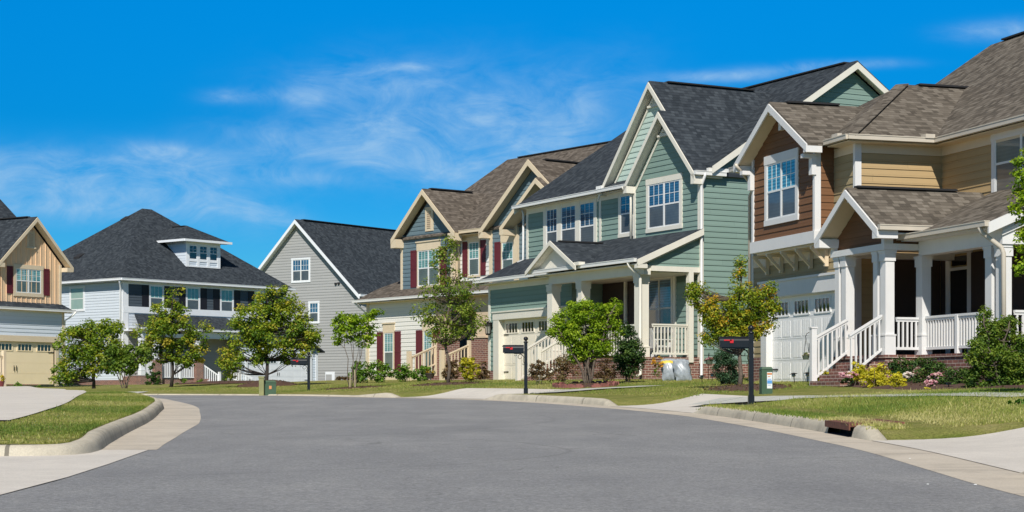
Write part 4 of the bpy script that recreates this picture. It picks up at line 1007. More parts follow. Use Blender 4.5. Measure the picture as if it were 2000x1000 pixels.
    pr = roof_part(h, [[(-6.6, -2.42, 4.17), (.18, -2.42, 4.17), (.18, -.02, 5.22), (-6.6, -.02, 5.22)],
                       [(-6.6, -.02, 5.22), (-3.9, -.02, 5.22), (-3.9, .29, 5.355), (-6.6, .29, 5.355)],
                       [(-5.0, -2.62, 5.10), (-5.0, -.2, 5.10), (-6.66, -2.0, 4.36), (-6.66, -2.62, 4.20)],
                       [(-5.0, -2.62, 5.10), (-5.0, -.2, 5.10), (-3.34, -2.0, 4.36), (-3.34, -2.62, 4.20)]], RF_DARK, 'porch_roof', .06)
    gable_trim(h, FF(-2.62), -6.7, -5.0, -3.30, 4.19, 5.12, 4.19, W_WARM, .15, 0, .04, .0, parent=pr)
    wall_flat(h, FF(-2.36), [[(-6.4, 4.22), (-3.6, 4.22), (-5.0, 4.98)]], W_WARM, 'porch_gable', .04, parent=pr)
    soffit(h, [[(-5.0, -2.6, 5.06), (-5.0, -2.37, 5.06), (-6.6, -2.37, 4.19), (-6.6, -2.6, 4.19)], [(-5.0, -2.6, 5.06), (-5.0, -2.37, 5.06), (-3.4, -2.37, 4.19), (-3.4, -2.6, 4.19)]], W_WARM, pr, .02, .07)
    ridge(h, (-5.0, -2.3, 5.12), (-5.0, -.6, 5.12), pr, .2)
    m = MB(); m.bar((.18, -2.46, 4.16), (.18, -.0, 5.22), .05, .20, .0); m.bar((.035, -2.1, 4.12), (.035, -.05, 5.0), .05, .08, .0); m.box(.0, .2, -2.46, -2.1, 3.90, 4.02); m.box(-3.42, -3.1, -2.64, -2.40, 4.19, 4.30)
    m.box(-6.55, .15, -2.40, -2.1, 4.02, 4.05); h.add(m, 'rake_board', W_WARM, pr)
    gutter(h, [(-6.7, -2.49, 4.20), (.1, -2.49, 4.20)], G_WHITE, parent=pr)
    m = MB(); m.box(-6.72, -6.64, -2.56, -2.42, 4.18, 4.32); h.add(m, 'splash_guard', G_WHITE, pr)
    m = MB(); m.box(-6.0, .0, -2.12, -1.86, 3.72, 4.02); m.box(-.12, .035, -1.86, -.0, 3.84, 4.0); h.add(m, 'porch_beam', W_WARM)
    wall_lap(h, FR(-.02), [[(-1.9, 4.0), (0, 4.0), (0, 5.06), (-1.95, 4.18)]], SD_GREEN, 'porch_gable')
    m = MB(); m.box(-6, -.1, -1.86, -.02, 3.80, 3.83); h.add(m, 'porch_ceiling', W_WARM)
    m = MB(); m.box(-6.0, -.02, -2.08, -.04, .1, 1.08); h.add(m, 'brick_base', BRICK)
    m = MB(); m.box(-6.0, .0, -2.11, -.04, 1.081, 1.16); h.add(m, 'porch_floor', BRICK)
    for x in (-6.12, -4.14, -.56): column(h, x, x+.33, -2.11, -1.78, 1.16, 3.72, W_WARM, .3)
    m = MB(); m.box(-.14, .035, -.45, -.28, 1.0, 3.84); m.box(-4.46, -4.36, -.08, -.0, 1.16, 3.8); m.box(-1.5, -1.35, -.06, 0, 1.16, 3.8); h.add(m, 'pilaster', W_WARM)
    window(h, FF(0), -3.15, -1.55, 2.0, 3.85, 2, .06, .08, .1, W_WARM, VINYLG, GL_BLUE, GL_DARK, (1, 1), .42)
    railing(h, (-.06, -1.76), (-.06, -.47), 1.24, 2.2, mat=W_WARM, n=10); railing(h, (-3.78, -2.0), (-.6, -2.0), 1.24, 2.2, mat=W_WARM, n=20)
    railing(h, (-5.75, -3.35), (-5.75, -2.1), .50, 1.42, 1.20, 2.10, mat=W_WARM, n=10); railing(h, (-4.35, -3.35), (-4.35, -2.1), .50, 1.42, 1.20, 2.10, mat=W_WARM, n=10)
    m = MB(); m.box(-5.82, -5.68, -3.5, -3.36, .3, 1.56); m.box(-4.42, -4.28, -3.5, -3.36, .3, 1.56); h.add(m, 'newel_post', W_WARM)
    s = MB()
    for k in range(5): s.box(-5.7, -4.4, -2.12-.28*(k+1), -2.12-.28*k, .1, 1.02-.14*k)
    h.add(s, 'steps', BRICK)
    downpipe(h, [(-.3, -2.50, 4.10), (-.3, -2.46, 3.98), (-.12, -2.22, 3.70), (-.10, -2.18, 3.58), (-.10, -2.17, .62), (-.1, -2.3, .56)], W_WARM, .05)
    return h

def blue_house():
    h = House('blue_house', 885, 75, -37.65, .45, 'slate blue and white house with brown roof and maroon shutters')
    wall_lap(h, FF(0), [[(-3.8, 4.3), (0, 4.3), (0, 6.8), (-1.7, 8.3), (-3.8, 6.6)]], SD_BLUE)
    wall_flat(h, FR(0), [rect(0, .3, 4.0, 6.7)], W_CREAM)
    wall_lap(h, FF(.3), [rect(0, 2.6, 3.9, 6.65)], SD_WHITE)
    wall_lap(h, FF(0), [[(2.6, 3.9), (8.6, 3.9), (8.6, 6.7), (5.6, 9.05), (2.6, 6.7)]], SD_BLUE)
    wall_lap(h, FF(-.5), [rect(-5.75, -.55, .82, 4.05)], SD_WHITE)
    wall_flat(h, FL(-5.75), [rect(-.5, 10, .1, 4.05)], SD_WHITE); wall_flat(h, FL(-3.8), [rect(0, 11, 4, 6.9)], SD_BLUE)
    wall_flat(h, FF(11), [rect(-5.75, 8.6, .1, 6.9)], SD_BLUE); wall_flat(h, FR(8.6), [rect(0, 11, .1, 6.7)], SD_BLUE)
    wall_flat(h, FF(-.5), [rect(-5.75, -.55, .1, .82)], W_CREAM, 'plinth', out=.03)
    # entry: stucco arch wall over two brick piers, recess behind
    m = MB()
    m.box(-.55, .0, -.5, -.1, 2.28, 4.05); m.box(2.25, 3.1, -.5, -.1, 2.28, 4.05); m.box(0, 2.25, -.5, -.1, 3.45, 4.05)
    m.box(3.1, 8.6, -.5, -.1, .5, 4.05)
    h.add(m, 'entry_wall', STUCCO)
    m = MB(); m.box(-.55, .55, -.56, -.06, .3, 2.28); m.box(2.05, 3.0, -.56, -.06, .3, 2.28); h.add(m, 'brick_pier', BRICK)
    m = MB(); m.box(-.60, .60, -.6, -.02, 2.281, 2.36); m.box(2.0, 3.05, -.6, -.02, 2.281, 2.36); h.add(m, 'pier_cap', STUCCO)
    m = MB(); m.box(-.55, 3.1, -.1, 1.2, .3, 1.15); h.add(m, 'brick_base', BRICK)
    wall_flat(h, FF(1.18), [rect(-.5, 3.1, 1.1, 4.0)], STUCCO, 'wall')
    s = MB()
    for k in range(4): s.box(.5, 2.05, -.58-.3*(k+1), -.58-.3*k, .3, 1.1-.17*k)
    h.add(s, 'steps', BRICK)
    for x in (-.45, 1.9):
        railing(h, (x, -1.85), (x, -.56), .75, 1.55, 1.25, 2.05, mat=W_CREAM, n=8)
        m = MB(); m.box(x-.08, x+.08, -2.0, -1.84, .3, 1.78); m.box(x-.07, x+.07, -.62, -.5, .5, 2.2); h.add(m, 'newel_post', W_CREAM)
    m = MB(); m.box(-3.86, -3.72, -.045, .1, 4.3, 6.75); m.box(-.14, .05, -.045, .1, 4.3, 6.8); m.box(2.56, 2.76, -.045, .2, 3.9, 6.75); m.box(4.30, 4.52, -.12, .1, 3.9, 6.8); m.box(-5.80, -5.62, -.55, -.4, .82, 4.05)
    h.add(m, 'corner_board', W_CREAM)
    r = roof_part(h, [
        [(-4.0, -.4, 6.82), (-1.68, -.4, 8.74), (-1.68, 6, 8.74), (-4.0, 6, 6.82)],
        [(.62, -.4, 6.82), (-1.68, -.4, 8.74), (-1.68, 6, 8.74), (.62, 6, 6.82)],
        [(-4.1, -.1, 6.76), (9.0, -.1, 6.76), (9.0, 6.0, 10.72), (-4.1, 6.0, 10.72)],
        [(-4.1, 11.3, 6.93), (9.0, 11.3, 6.93), (9.0, 6.0, 10.715), (-4.1, 6.0, 10.715)],
        [(2.4, -.4, 6.72), (5.6, -.4, 9.26), (5.6, 5, 9.26), (2.4, 5, 6.72)],
        [(8.8, -.4, 6.72), (5.6, -.4, 9.26), (5.6, 5, 9.26), (8.8, 5, 6.72)],
        [(4.2, -.7, 6.70), (6.45, -.7, 8.42), (6.45, 3, 8.42), (4.2, 3, 6.70)],
        [(8.9, -.7, 6.70), (6.45, -.7, 8.42), (6.45, 3, 8.42), (8.9, 3, 6.70)]], RF_BRN)
    soffit(h, [[(-3.95, -.37, 6.84), (-3.95, 0, 6.84), (-1.68, 0, 8.7), (-1.68, -.37, 8.7)], [(.57, -.37, 6.84), (.57, 0, 6.84), (-1.68, 0, 8.7), (-1.68, -.37, 8.7)],
               [(2.45, -.37, 6.74), (2.45, 0, 6.74), (5.6, 0, 9.22), (5.6, -.37, 9.22)], [(8.7, -.37, 6.74), (8.7, 0, 6.74), (5.6, 0, 9.22), (5.6, -.37, 9.22)],
               [(4.25, -.67, 6.72), (4.25, 0, 6.72), (6.45, 0, 8.38), (6.45, -.67, 8.38)], [(8.8, -.67, 6.72), (8.8, 0, 6.72), (6.45, 0, 8.38), (6.45, -.67, 8.38)]], W_CREAM, r)
    gable_trim(h, FF(-.4), -4.05, -1.68, .66, 6.80, 8.76, 6.80, W_CREAM, .22, 0, .04, .065, parent=r)
    gable_trim(h, FF(-.4), 2.36, 5.6, 8.84, 6.70, 9.28, 6.70, W_CREAM, .24, 0, .04, .065, parent=r)
    gable_trim(h, FF(-.7), 4.16, 6.45, 8.9, 6.68, 8.44, 6.68, W_CREAM, .2, 0, .04, .065, parent=r)
    m = MB(); m.box(-4.05, -3.65, -.43, .0, 6.35, 6.72); m.box(.2, .62, -.43, .0, 6.38, 6.70); m.box(2.38, 2.66, -.44, -.04, 6.34, 6.58); m.box(4.18, 4.44, -.74, -.12, 6.32, 6.54)
    m.box(.1, 2.5, -.05, .3, 6.60, 6.63); m.box(.05, 2.55, .262, .294, 6.42, 6.60); h.add(m, 'eave_return', W_CREAM, r)
    gutter(h, [(.68, -.16, 6.78), (2.3, -.16, 6.78)], W_CREAM, .07, parent=r)
    ridge(h, (-1.68, .0, 8.76), (-1.68, 2.2, 8.76), r); ridge(h, (-3.2, 6.0, 10.73), (8.5, 6.0, 10.73), r); ridge(h, (5.6, .4, 9.28), (5.6, 3.2, 9.28), r)
    gr = roof_part(h, [[(-6.15, -.95, 4.12), (8.8, -.95, 4.12), (8.8, .28, 4.70), (-6.15, .28, 4.70)], [(-6.15, .28, 4.70), (-3.82, .28, 4.70), (-3.82, 1.6, 5.32), (-5.0, 1.6, 5.32)]], RF_BRN, 'lower_roof', .06)
    m = MB(); m.box(-6.1, 8.7, -.92, -.5, 3.99, 4.02); h.add(m, 'soffit', W_CREAM, gr)
    gutter(h, [(-6.2, -1.01, 4.14), (8.8, -1.01, 4.14)], G_WHITE, .055, parent=gr)
    downpipe(h, [(-6.1, -.98, 4.05), (-6.0, -.8, 3.85), (-5.84, -.55, 3.6), (-5.84, -.55, .9)], G_WHITE)
    downpipe(h, [(.40, -.15, 6.7), (.3, .0, 6.5), (.12, .2, 6.3), (.12, .22, 4.7)], W_CREAM, .05)
    # windows and shutters
    def sw(f, a, b, z0, z1, units, sw_=.42, hood=.28, both=True):
        m = MB(); fbox(m, f, a-.03, b+.03, z1, z1+hood, 0, .05); fbox(m, f, a-.07, b+.07, z1+hood, z1+hood+.05, 0, .09)
        o = window(h, f, a, b, z0, z1, units, .07, .07, .08, W_CREAM, VINYL, GL_TEAL, GL_SCRG, (3, 2), .5)
        h.add(m, 'hood', W_CREAM, o)
        for (p, q) in ((a-.04-sw_, a-.04), (b+.04, b+.04+sw_))[:2 if both else 1]: shutter(h, f, p, q, z0+.05, z1-.02, SHUT_M)
    sw(FF(0), -2.6, -.92, 4.55, 6.22, 2, .45)
    sw(FF(.3), .68, 1.52, 4.85, 6.38, 1, .34, .06)
    sw(FF(0), 3.36, 4.22, 4.65, 6.18, 1, .40, both=False)
    sw(FF(-.5), -4.47, -3.63, .92, 2.74, 1, .46, .32)
    sw(FF(-.5), -1.46, -.72, .92, 2.74, 1, .46, .32)
    m = MB(); f = FF(0); fbox(m, f, -1.98, -1.40, 6.95, 7.98, 0, .05)
    o = h.add(m, 'gable_vent', W_CREAM); m = MB()
    for k in range(9): fbox(m, f, -1.82, -1.56, 7.08+k*.085, 7.13+k*.085, .05, .075)
    h.add(m, 'louvre', STUCCO, o)
    m = MB(); fbox(m, FF(1.18), .9, 1.9, 1.15, 3.2, .0, .05); h.add(m, 'front_door', SHADE_DOOR_BROWN)
    return h

def grey_house():
    h = House('grey_house', 718, 112*1.12, -54, .62, 'plain grey sided house with one wide steep gable and charcoal roof', size=1.12)
    wall_lap(h, FF(0), [[(-11.6, .8), (0, .8), (0, 6.2), (-.9, 6.25), (-5.78, 11.0), (-11.2, 6.25), (-11.6, 6.2)]], SD_GREY)
    wall_flat(h, FR(-.6), [rect(0, 14, .3, 6.2)], SD_GREY); wall_flat(h, FL(-11), [rect(0, 14, .3, 6.2)], SD_GREY); wall_flat(h, FF(14), [rect(-11, -.6, .3, 6.2)], SD_GREY)
    wall_flat(h, FF(0), [rect(-11.6, 0, .2, .8)], SD_GREY, 'plinth')
    r = roof_part(h, [[(-.35, -.4, 6.25), (-5.78, -.4, 11.25), (-5.78, 14.5, 11.25), (-.35, 14.5, 6.25)], [(-11.2, -.4, 6.25), (-5.78, -.4, 11.245), (-5.78, 14.5, 11.245), (-11.2, 14.5, 6.25)],
                      [(-.8, 1.2, 6.1), (1.2, 1.2, 5.6), (1.2, 12, 5.6), (-.8, 12, 6.1)], [(-.5, -.3, 6.05), (1.3, -.3, 5.4), (1.3, 1.5, 5.4), (-.5, 1.5, 6.05)]], RF_DARK, t=.12)
    soffit(h, [[(-.4, -.37, 6.27), (-.4, 0, 6.27), (-5.78, 0, 11.2), (-5.78, -.37, 11.2)], [(-11.15, -.37, 6.27), (-11.15, 0, 6.27), (-5.78, 0, 11.2), (-5.78, -.37, 11.2)]], W_BLUE, r)
    gable_trim(h, FF(-.4), -11.25, -5.78, -.3, 6.22, 11.27, 6.22, W_BLUE, .24, 0, .05, .065, parent=r)
    gutter(h, [(-.3, -.4, 6.25), (-.3, 14.5, 6.25)], W_BLUE, .08, parent=r); ridge(h, (-5.78, .3, 11.27), (-5.78, 14, 11.27), r, .4)
    window(h, FF(0), -6.43, -4.80, 7.18, 8.77, 2, .10, .10, .10, W_BLUE, VINYL, GL_BLUE, GL_SCR, (3, 2), .48)
    window(h, FF(0), -4.95, -4.02, 4.52, 5.95, 1, .10, .10, .10, W_BLUE, VINYL, GL_BLUE, GL_SCR, (3, 2), .48)
    m = MB(); f = FF(0); fbox(m, f, -3.5, -2.72, .82, 1.42, 0, .04); o = h.add(m, 'access_panel', W_BLUE)
    m = MB(); fbox(m, f, -3.45, -2.95, .84, 1.26, .04, .045); h.add(m, 'panel_door', SD_GREY, o)
    for (x, z) in ((-2.6, 7.0), (-2.35, 7.02)):
        m = MB(); fbox(m, f, x-.07, x+.07, z-.06, z+.06, 0, .12); h.add(m, 'wall_vent', RIDGE)
    m = MB(); fbox(m, f, -4.4, -4.25, .84, .94, 0, .08); h.add(m, 'utility_cover', W_BLUE)
    lantern(h, FF(0), -4.75, 2.35, 2.0)
    return h

def white_house():
    h = House('white_house', 240, 113*.86, 40, .45, 'white and charcoal house with dark hipped roof and a small white dormer', right=False, size=.86)
    wall_lap(h, FL(0), [rect(0, 12.6, .9, 7.1)], SD_BWHITE)
    wall_flat(h, FL(0), [rect(0, 12.6, .2, .9)], BRICK, 'brick_base', out=.03)
    wall_lap(h, FF(0), [rect(0, 13.8, 5.55, 7.1)], SD_DARK)
    wall_lap(h, FF(0), [rect(0, 13.8, 4.2, 5.2)], SD_BWHITE)
    wall_lap(h, FF(0), [rect(0, 13.8, .6, 4.2)], SD_GREY)  # grey stands in for the porch recess's shade
    wall_flat(h, FR(13.8), [rect(0, 12.6, .4, 7.1)], SD_BWHITE); wall_flat(h, FF(12.6), [rect(0, 13.8, .4, 7.1)], SD_BWHITE)
    m = MB(); fbox(m, FF(0), 0, 13.8, 5.16, 5.56, 0, .06); m.box(-.05, .40, -.05, .12, .9, 7.1); m.box(-.05, .08, .12, .30, .9, 7.1); m.box(13.6, 13.85, -.05, .1, .9, 7.1)
    fbox(m, FF(0), .4, 13.6, 6.98, 7.12, 0, .05); h.add(m, 'corner_board', W_BLUE)
    P = (6.9, 6.3, 12.65); e = 7.28
    r = roof_part(h, [[(-.45, -.45, e), (14.25, -.45, e), (7.3, 6.3, 12.65), (6.5, 6.3, 12.65)], [(-.45, -.45, e), (-.45, 13.05, e), (6.5, 6.3, 12.65)],
                      [(14.25, -.45, e), (14.25, 13.05, e), (7.3, 6.3, 12.65)], [(-.45, 13.05, e), (14.25, 13.05, e), (7.3, 6.3, 12.65), (6.5, 6.3, 12.65)]], RF_DARK, t=.10)
    m = MB(); m.box(-.4, 14.2, -.4, 0, 7.12, 7.15); m.box(-.4, 0, 0, 13, 7.12, 7.15); h.add(m, 'soffit', W_BLUE, r)
    gutter(h, [(-.5, 13.05, e+.02), (-.5, -.5, e+.02), (14.3, -.5, e+.02)], W_BLUE, .08, parent=r)
    for (x, y, z) in ((2.0, 7.2, 9.18), (5.6, 6.9, 11.92)):
        m = MB(); m.hexa([(x-.25, y-.3, z-.3), (x+.2, y-.3, z+.02), (x+.2, y+.3, z+.02), (x-.25, y+.3, z-.3), (x-.25, y-.3, z-.06), (x+.2, y-.3, z+.20), (x+.2, y+.3, z+.20), (x-.25, y+.3, z-.06)]); h.add(m, 'roof_vent', RIDGE, r)
    downpipe(h, [(-.5, -.3, 7.2), (-.4, -.2, 7.0), (-.09, .08, 6.5), (-.09, .12, .9)], W_BLUE, .06)
    window(h, FL(0), 3.9, 5.5, 5.35, 6.98, 1, .12, .1, .12, W_BLUE, VINYL, GL_PALE, GL_PALE, (1, 1))
    for (a, b) in ((2.05, 3.25), (5.05, 6.25), (7.95, 9.15), (11.0, 12.2)):
        window(h, FF(0), a, b, 5.34, 7.02, 1, .10, .07, .07, W_BLUE, VINYL, GL_TEAL, GL_SCR, (3, 1), .5)
        shutter(h, FF(0), a-.56, a-.02, 5.56, 6.98, SHUT_B); shutter(h, FF(0), b+.02, b+.56, 5.56, 6.98, SHUT_B)
    # dormer
    D = MB(); y0 = .95; x0, x1 = 5.9, 8.75; zt = 10.12
    dm = wall_lap(h, FF(y0), [rect(x0, x1, 8.42, zt)], SD_BWHITE, 'dormer')
    wall_lap(h, FL(x0), [[(y0, 8.42), (y0, zt), (y0+2.4, zt)]], SD_BWHITE, 'dormer_side', parent=dm); wall_flat(h, FR(x1), [[(y0, 8.42), (y0, zt), (y0+2.4, zt)]], SD_BWHITE, 'dormer_side', parent=dm)
    m = MB(); f = FF(y0)
    for (p, q) in ((x0-.04, x0+.22), (x1-.22, x1+.04), (x0+.88, x0+1.10), (x1-1.10, x1-.88)): fbox(m, f, p, q, 8.42, zt, 0, .05)
    fbox(m, f, x0, x1, 8.42, 8.52, 0, .045); fbox(m, f, x0, x1, 8.78, 8.92, 0, .045); fbox(m, f, x0, x1, 9.85, zt, 0, .045); h.add(m, 'dormer_trim', W_BLUE, dm)
    for (p, q) in ((x0+.22, x0+.88), (x0+1.10, x1-1.10), (x1-.88, x1-.22)): window(h, f, p, q, 8.92, 9.85, 1, up=GL_DARK, lo=GL_DARK, mun=(2, 2), wood=False, sash=W_BLUE)
    ez = 10.18; pk = ((x0+x1)/2, y0+1.6, 11.3)
    dr = roof_part(h, [[(x0-.55, y0-.5, ez), (x1+.55, y0-.5, ez), pk], [(x0-.55, y0-.5, ez), (x0-.55, y0+4, ez), (pk[0], y0+4.2, 11.3), pk], [(x1+.55, y0-.5, ez), (x1+.55, y0+4, ez), (pk[0], y0+4.2, 11.3), pk]], RF_DARK, 'dormer_roof', .08, dm)
    m = MB(); m.bar((x0-.6, y0-.55, ez+.02), (x1+.6, y0-.55, ez+.02), .12, .15); m.bar((x0-.6, y0-.55, ez+.02), (x0-.6, y0+2.4, ez+.02), .12, .15); m.box(x0-.5, x1+.5, y0-.45, y0, ez-.12, ez-.09); h.add(m, 'dormer_fascia', W_BLUE, dm)
    ridge(h, (pk[0], y0+1.8, 11.31), (pk[0], y0+3.1, 11.31), dr, .3)
    # porch
    pr = roof_part(h, [[(-.05, -1.9, 4.15), (8.5, -1.9, 4.15), (8.5, -.02, 5.1), (.9, -.02, 5.1)]], RF_DARK, 'porch_roof', .08)
    gutter(h, [(-.1, -1.97, 4.17), (8.5, -1.97, 4.17)], W_BLUE, .07, parent=pr)
    m = MB(); m.box(0, 8.4, -1.7, -1.45, 3.6, 3.98); m.box(.0, 8.4, -1.86, -.02, 3.98, 4.02); h.add(m, 'porch_beam', W_BLUE)
    m = MB(); m.box(0, 1.4, -1.75, -.02, .3, 1.12); m.box(1.4, 5.6, -1.55, -.02, .3, 1.0); h.add(m, 'brick_base', BRICK)
    m = MB()
    for x in (1.05, 4.42): m.box(x, x+.58, -1.85, -1.3, .3, 2.15)
    h.add(m, 'brick_pier', BRICK)
    for x in (.1, 1.2, 4.56): column(h, x, x+.3, -1.7, -1.42, 1.2 if x < 1 else 2.15, 3.6, W_BLUE, .3)
    railing(h, (.4, -1.6), (1.05, -1.6), 1.2, 2.1, mat=W_BLUE, n=6, bw=.05); railing(h, (1.64, -1.6), (3.2, -1.6), 1.05, 2.1, mat=W_BLUE, n=11, bw=.05); railing(h, (3.3, -1.6), (4.42, -1.6), 1.05, 2.1, mat=W_BLUE, n=8, bw=.05)
    railing(h, (5.05, -1.65), (5.85, -2.35), 1.0, 2.0, .5, 1.25, mat=W_BLUE, n=8, bw=.05)
    m = MB(); m.box(5.82, 5.96, -2.45, -2.31, .3, 1.45); m.box(3.2, 3.34, -1.68, -1.54, 1, 2.2); h.add(m, 'newel_post', W_BLUE)
    railing(h, (7.6, -1.7), (8.6, -2.5), 1.0, 1.75, .45, 1.1, mat=W_BLUE, n=8, bw=.05)
    s = MB()
    for k in range(4): s.box(4.95, 5.8, -1.6-.3*(k+1), -1.6-.3*k, .3, 1.0-.15*k)
    h.add(s, 'steps', BRICK)
    # garage wing on the right
    gx0, gx1, gy = 8.5, 15.4, -1.5
    wall_lap(h, FF(gy), [rect(gx0, gx0+.35, .7, 3.0), rect(gx1-.4, gx1, .7, 3.0), rect(gx0, gx1, 2.55, 3.9)], SD_BWHITE)
    wall_lap(h, FL(gx0), [rect(gy, 0, .7, 3.9)], SD_GREY); wall_flat(h, FR(gx1), [rect(gy, 7, .4, 3.0)], SD_BWHITE); wall_flat(h, FF(7), [rect(13.9, gx1, .4, 3.0)], SD_BWHITE)
    m = MB(); fbox(m, FF(gy), gx0+.35, gx0+.55, .7, 2.45, 0, .05); fbox(m, FF(gy), gx1-.75, gx1-.5, .7, 2.45, 0, .05); fbox(m, FF(gy), gx0+.3, gx1-.45, 2.45, 2.72, 0, .06); m.box(gx1-.14, gx1+.05, gy-.05, gy+.1, .7, 3.0); h.add(m, 'door_surround', W_BLUE)
    garage_door(h, FF(gy), gx0+.55, gx1-.75, .72, 2.45, W_BLUE, GL_DARK, inset=.06, label='white garage door half hidden by a maple')
    roof_part(h, [[(gx0-.3, gy-.45, 3.95), (gx1-1.6, gy-.45, 3.95), (gx1-2.2, .5, 5.0), (gx0-.3, .5, 5.0)], [(gx1-1.6, gy-.45, 3.95), (gx1+.35, gy-.45, 2.95), (gx1+.35, 7.2, 2.95), (gx1-2.2, 7.2, 4.6), (gx1-2.2, .5, 5.0)]], RF_DARK, 'garage_roof')
    return h

def tan_house():
    h = House('tan_house', 118, 88, 33, .30, 'tan board and batten house over a wide beige garage door, leftmost in view', right=False)
    f = FF(0)
    w = wall_flat(h, f, [[(-3.85, 4.2), (0, 4.2), (0, 6.4), (-1.85, 8.2), (-3.85, 6.3)]], BATTEN, label='tan board and batten upper wall')
    m = MB(); x = -3.7
    while x < -.05:
        zt = 8.16-abs(x+1.85)*.98; fbox(m, f, x-.020, x+.020, 4.35, zt, 0, .028); x += .305
    h.add(m, 'batten', BATTEN, w)
    wall_flat(h, FL(-3.85), [rect(0, 10, .3, 6.4)], BATTEN); wall_lap(h, FR(0), [rect(0, 9.5, .5, 6.3)], SD_BWHITE)
    wall_flat(h, FF(.6), [rect(-13, -3.85, .3, 6.4)], SD_BWHITE); wall_flat(h, FL(-13), [rect(.6, 11, .3, 6.4)], SD_BWHITE); wall_flat(h, FF(9.5), [rect(-13, 0, .3, 6.3)], SD_BWHITE)
    lf = FF(-.2)
    wall_lap(h, lf, [rect(-8.5, .0, 2.75, 4.1), rect(-.34, 0, .5, 2.75)], SD_BWHITE)
    wall_flat(h, FR(0), [rect(-.19, 0, .5, 4.1)], SD_BWHITE)
    m = MB(); m.box(-.10, .04, -.04, .08, 4.3, 6.35); fbox(m, lf, -8.5, -.22, 2.52, 2.80, 0, .06); fbox(m, lf, -.56, -.34, .4, 2.52, 0, .05); m.box(-.1, .04, -.24, -.12, .5, 4.0); h.add(m, 'corner_board', W_CREAM)
    garage_door(h, lf, -5.42, -.56, .48, 2.52, DOOR_T, GL_DARK, inset=.08, panels=False, label='beige garage door with three rows of dark panes in view')
    r = roof_part(h, [[(.42, -.4, 6.30), (-1.85, -.4, 8.55), (-1.85, 6, 8.55), (.42, 6, 6.30)], [(-4.15, -.4, 6.30), (-1.85, -.4, 8.55), (-1.85, 6, 8.55), (-4.15, 6, 6.30)],
                      [(-13.4, .2, 6.27), (.32, .2, 6.27), (.32, 5.6, 10.62), (-13.4, 5.6, 10.62)], [(-13.4, 11, 6.27), (.32, 11, 6.27), (.32, 5.6, 10.615), (-13.4, 5.6, 10.615)]], RF_DARK)
    wall_flat(h, FR(0), [[(.35, 6.3), (9.5, 6.3), (9.5, 7.3), (5.6, 10.4)]], BATTEN, 'gable_wall')
    soffit(h, [[(.38, -.37, 6.30), (.38, 0, 6.30), (-1.85, 0, 8.5), (-1.85, -.37, 8.5)], [(-4.1, -.37, 6.30), (-4.1, 0, 6.30), (-1.85, 0, 8.5), (-1.85, -.37, 8.5)]], W_CREAM, r)
    gable_trim(h, FF(-.4), -4.2, -1.85, .46, 6.28, 8.57, 6.28, W_CREAM, .20, 0, .04, .06, parent=r)
    m = MB(); m.box(.05, .44, -.43, 0, 6.00, 6.20); m.box(-4.18, -3.85, -.43, 0, 6.00, 6.20); h.add(m, 'eave_return', W_CREAM, r)
    ridge(h, (-1.85, .2, 8.57), (-1.85, 3.0, 8.57), r)
    lr = roof_part(h, [[(-8.8, -.45, 4.10), (.45, -.45, 4.10), (.1, 0, 4.42), (-8.8, 0, 4.42)], [(.45, -.45, 4.10), (.45, .5, 4.10), (.1, .4, 4.42), (.1, 0, 4.42)]], RF_DARK, 'lower_roof', .06)
    gutter(h, [(-8.8, -.50, 4.12), (.50, -.50, 4.12)], G_WHITE, parent=lr); m = MB(); m.box(-8.7, .38, -.43, -.2, 3.98, 4.01); h.add(m, 'soffit', W_CREAM, lr)
    window(h, f, -2.98, -1.14, 4.70, 6.22, 2, .14, .20, .17, W_CREAM, VINYL, GL_TEAL, GL_SCRG, (3, 2))
    for (a, b) in ((-3.40, -3.03), (-1.08, -.73)): shutter(h, f, a, b, 4.80, 6.10, SHUT_M)
    m = MB(); fbox(m, f, -2.16, -1.70, 7.08, 7.86, 0, .06); fbox(m, f, -2.22, -1.64, 7.02, 7.09, 0, .10); o = h.add(m, 'gable_vent', W_CREAM)
    m = MB()
    for k in range(8): fbox(m, f, -2.06, -1.80, 7.16+k*.075, 7.205+k*.075, .06, .085)
    h.add(m, 'louvre', STUCCO, o)
    downpipe(h, [(.45, -.63, 4.05), (.35, -.45, 3.85), (.1, -.20, 3.6), (.09, -.18, .6)], G_WHITE)
    railing(h, (-7.5, -2.2), (-5.55, -2.2), 1.5, 2.35, .9, 1.75, mat=W_CREAM, n=9)
    m = MB(); m.box(-5.55, -5.4, -2.28, -2.12, .3, 2.0); h.add(m, 'newel_post', W_CREAM)
    return h
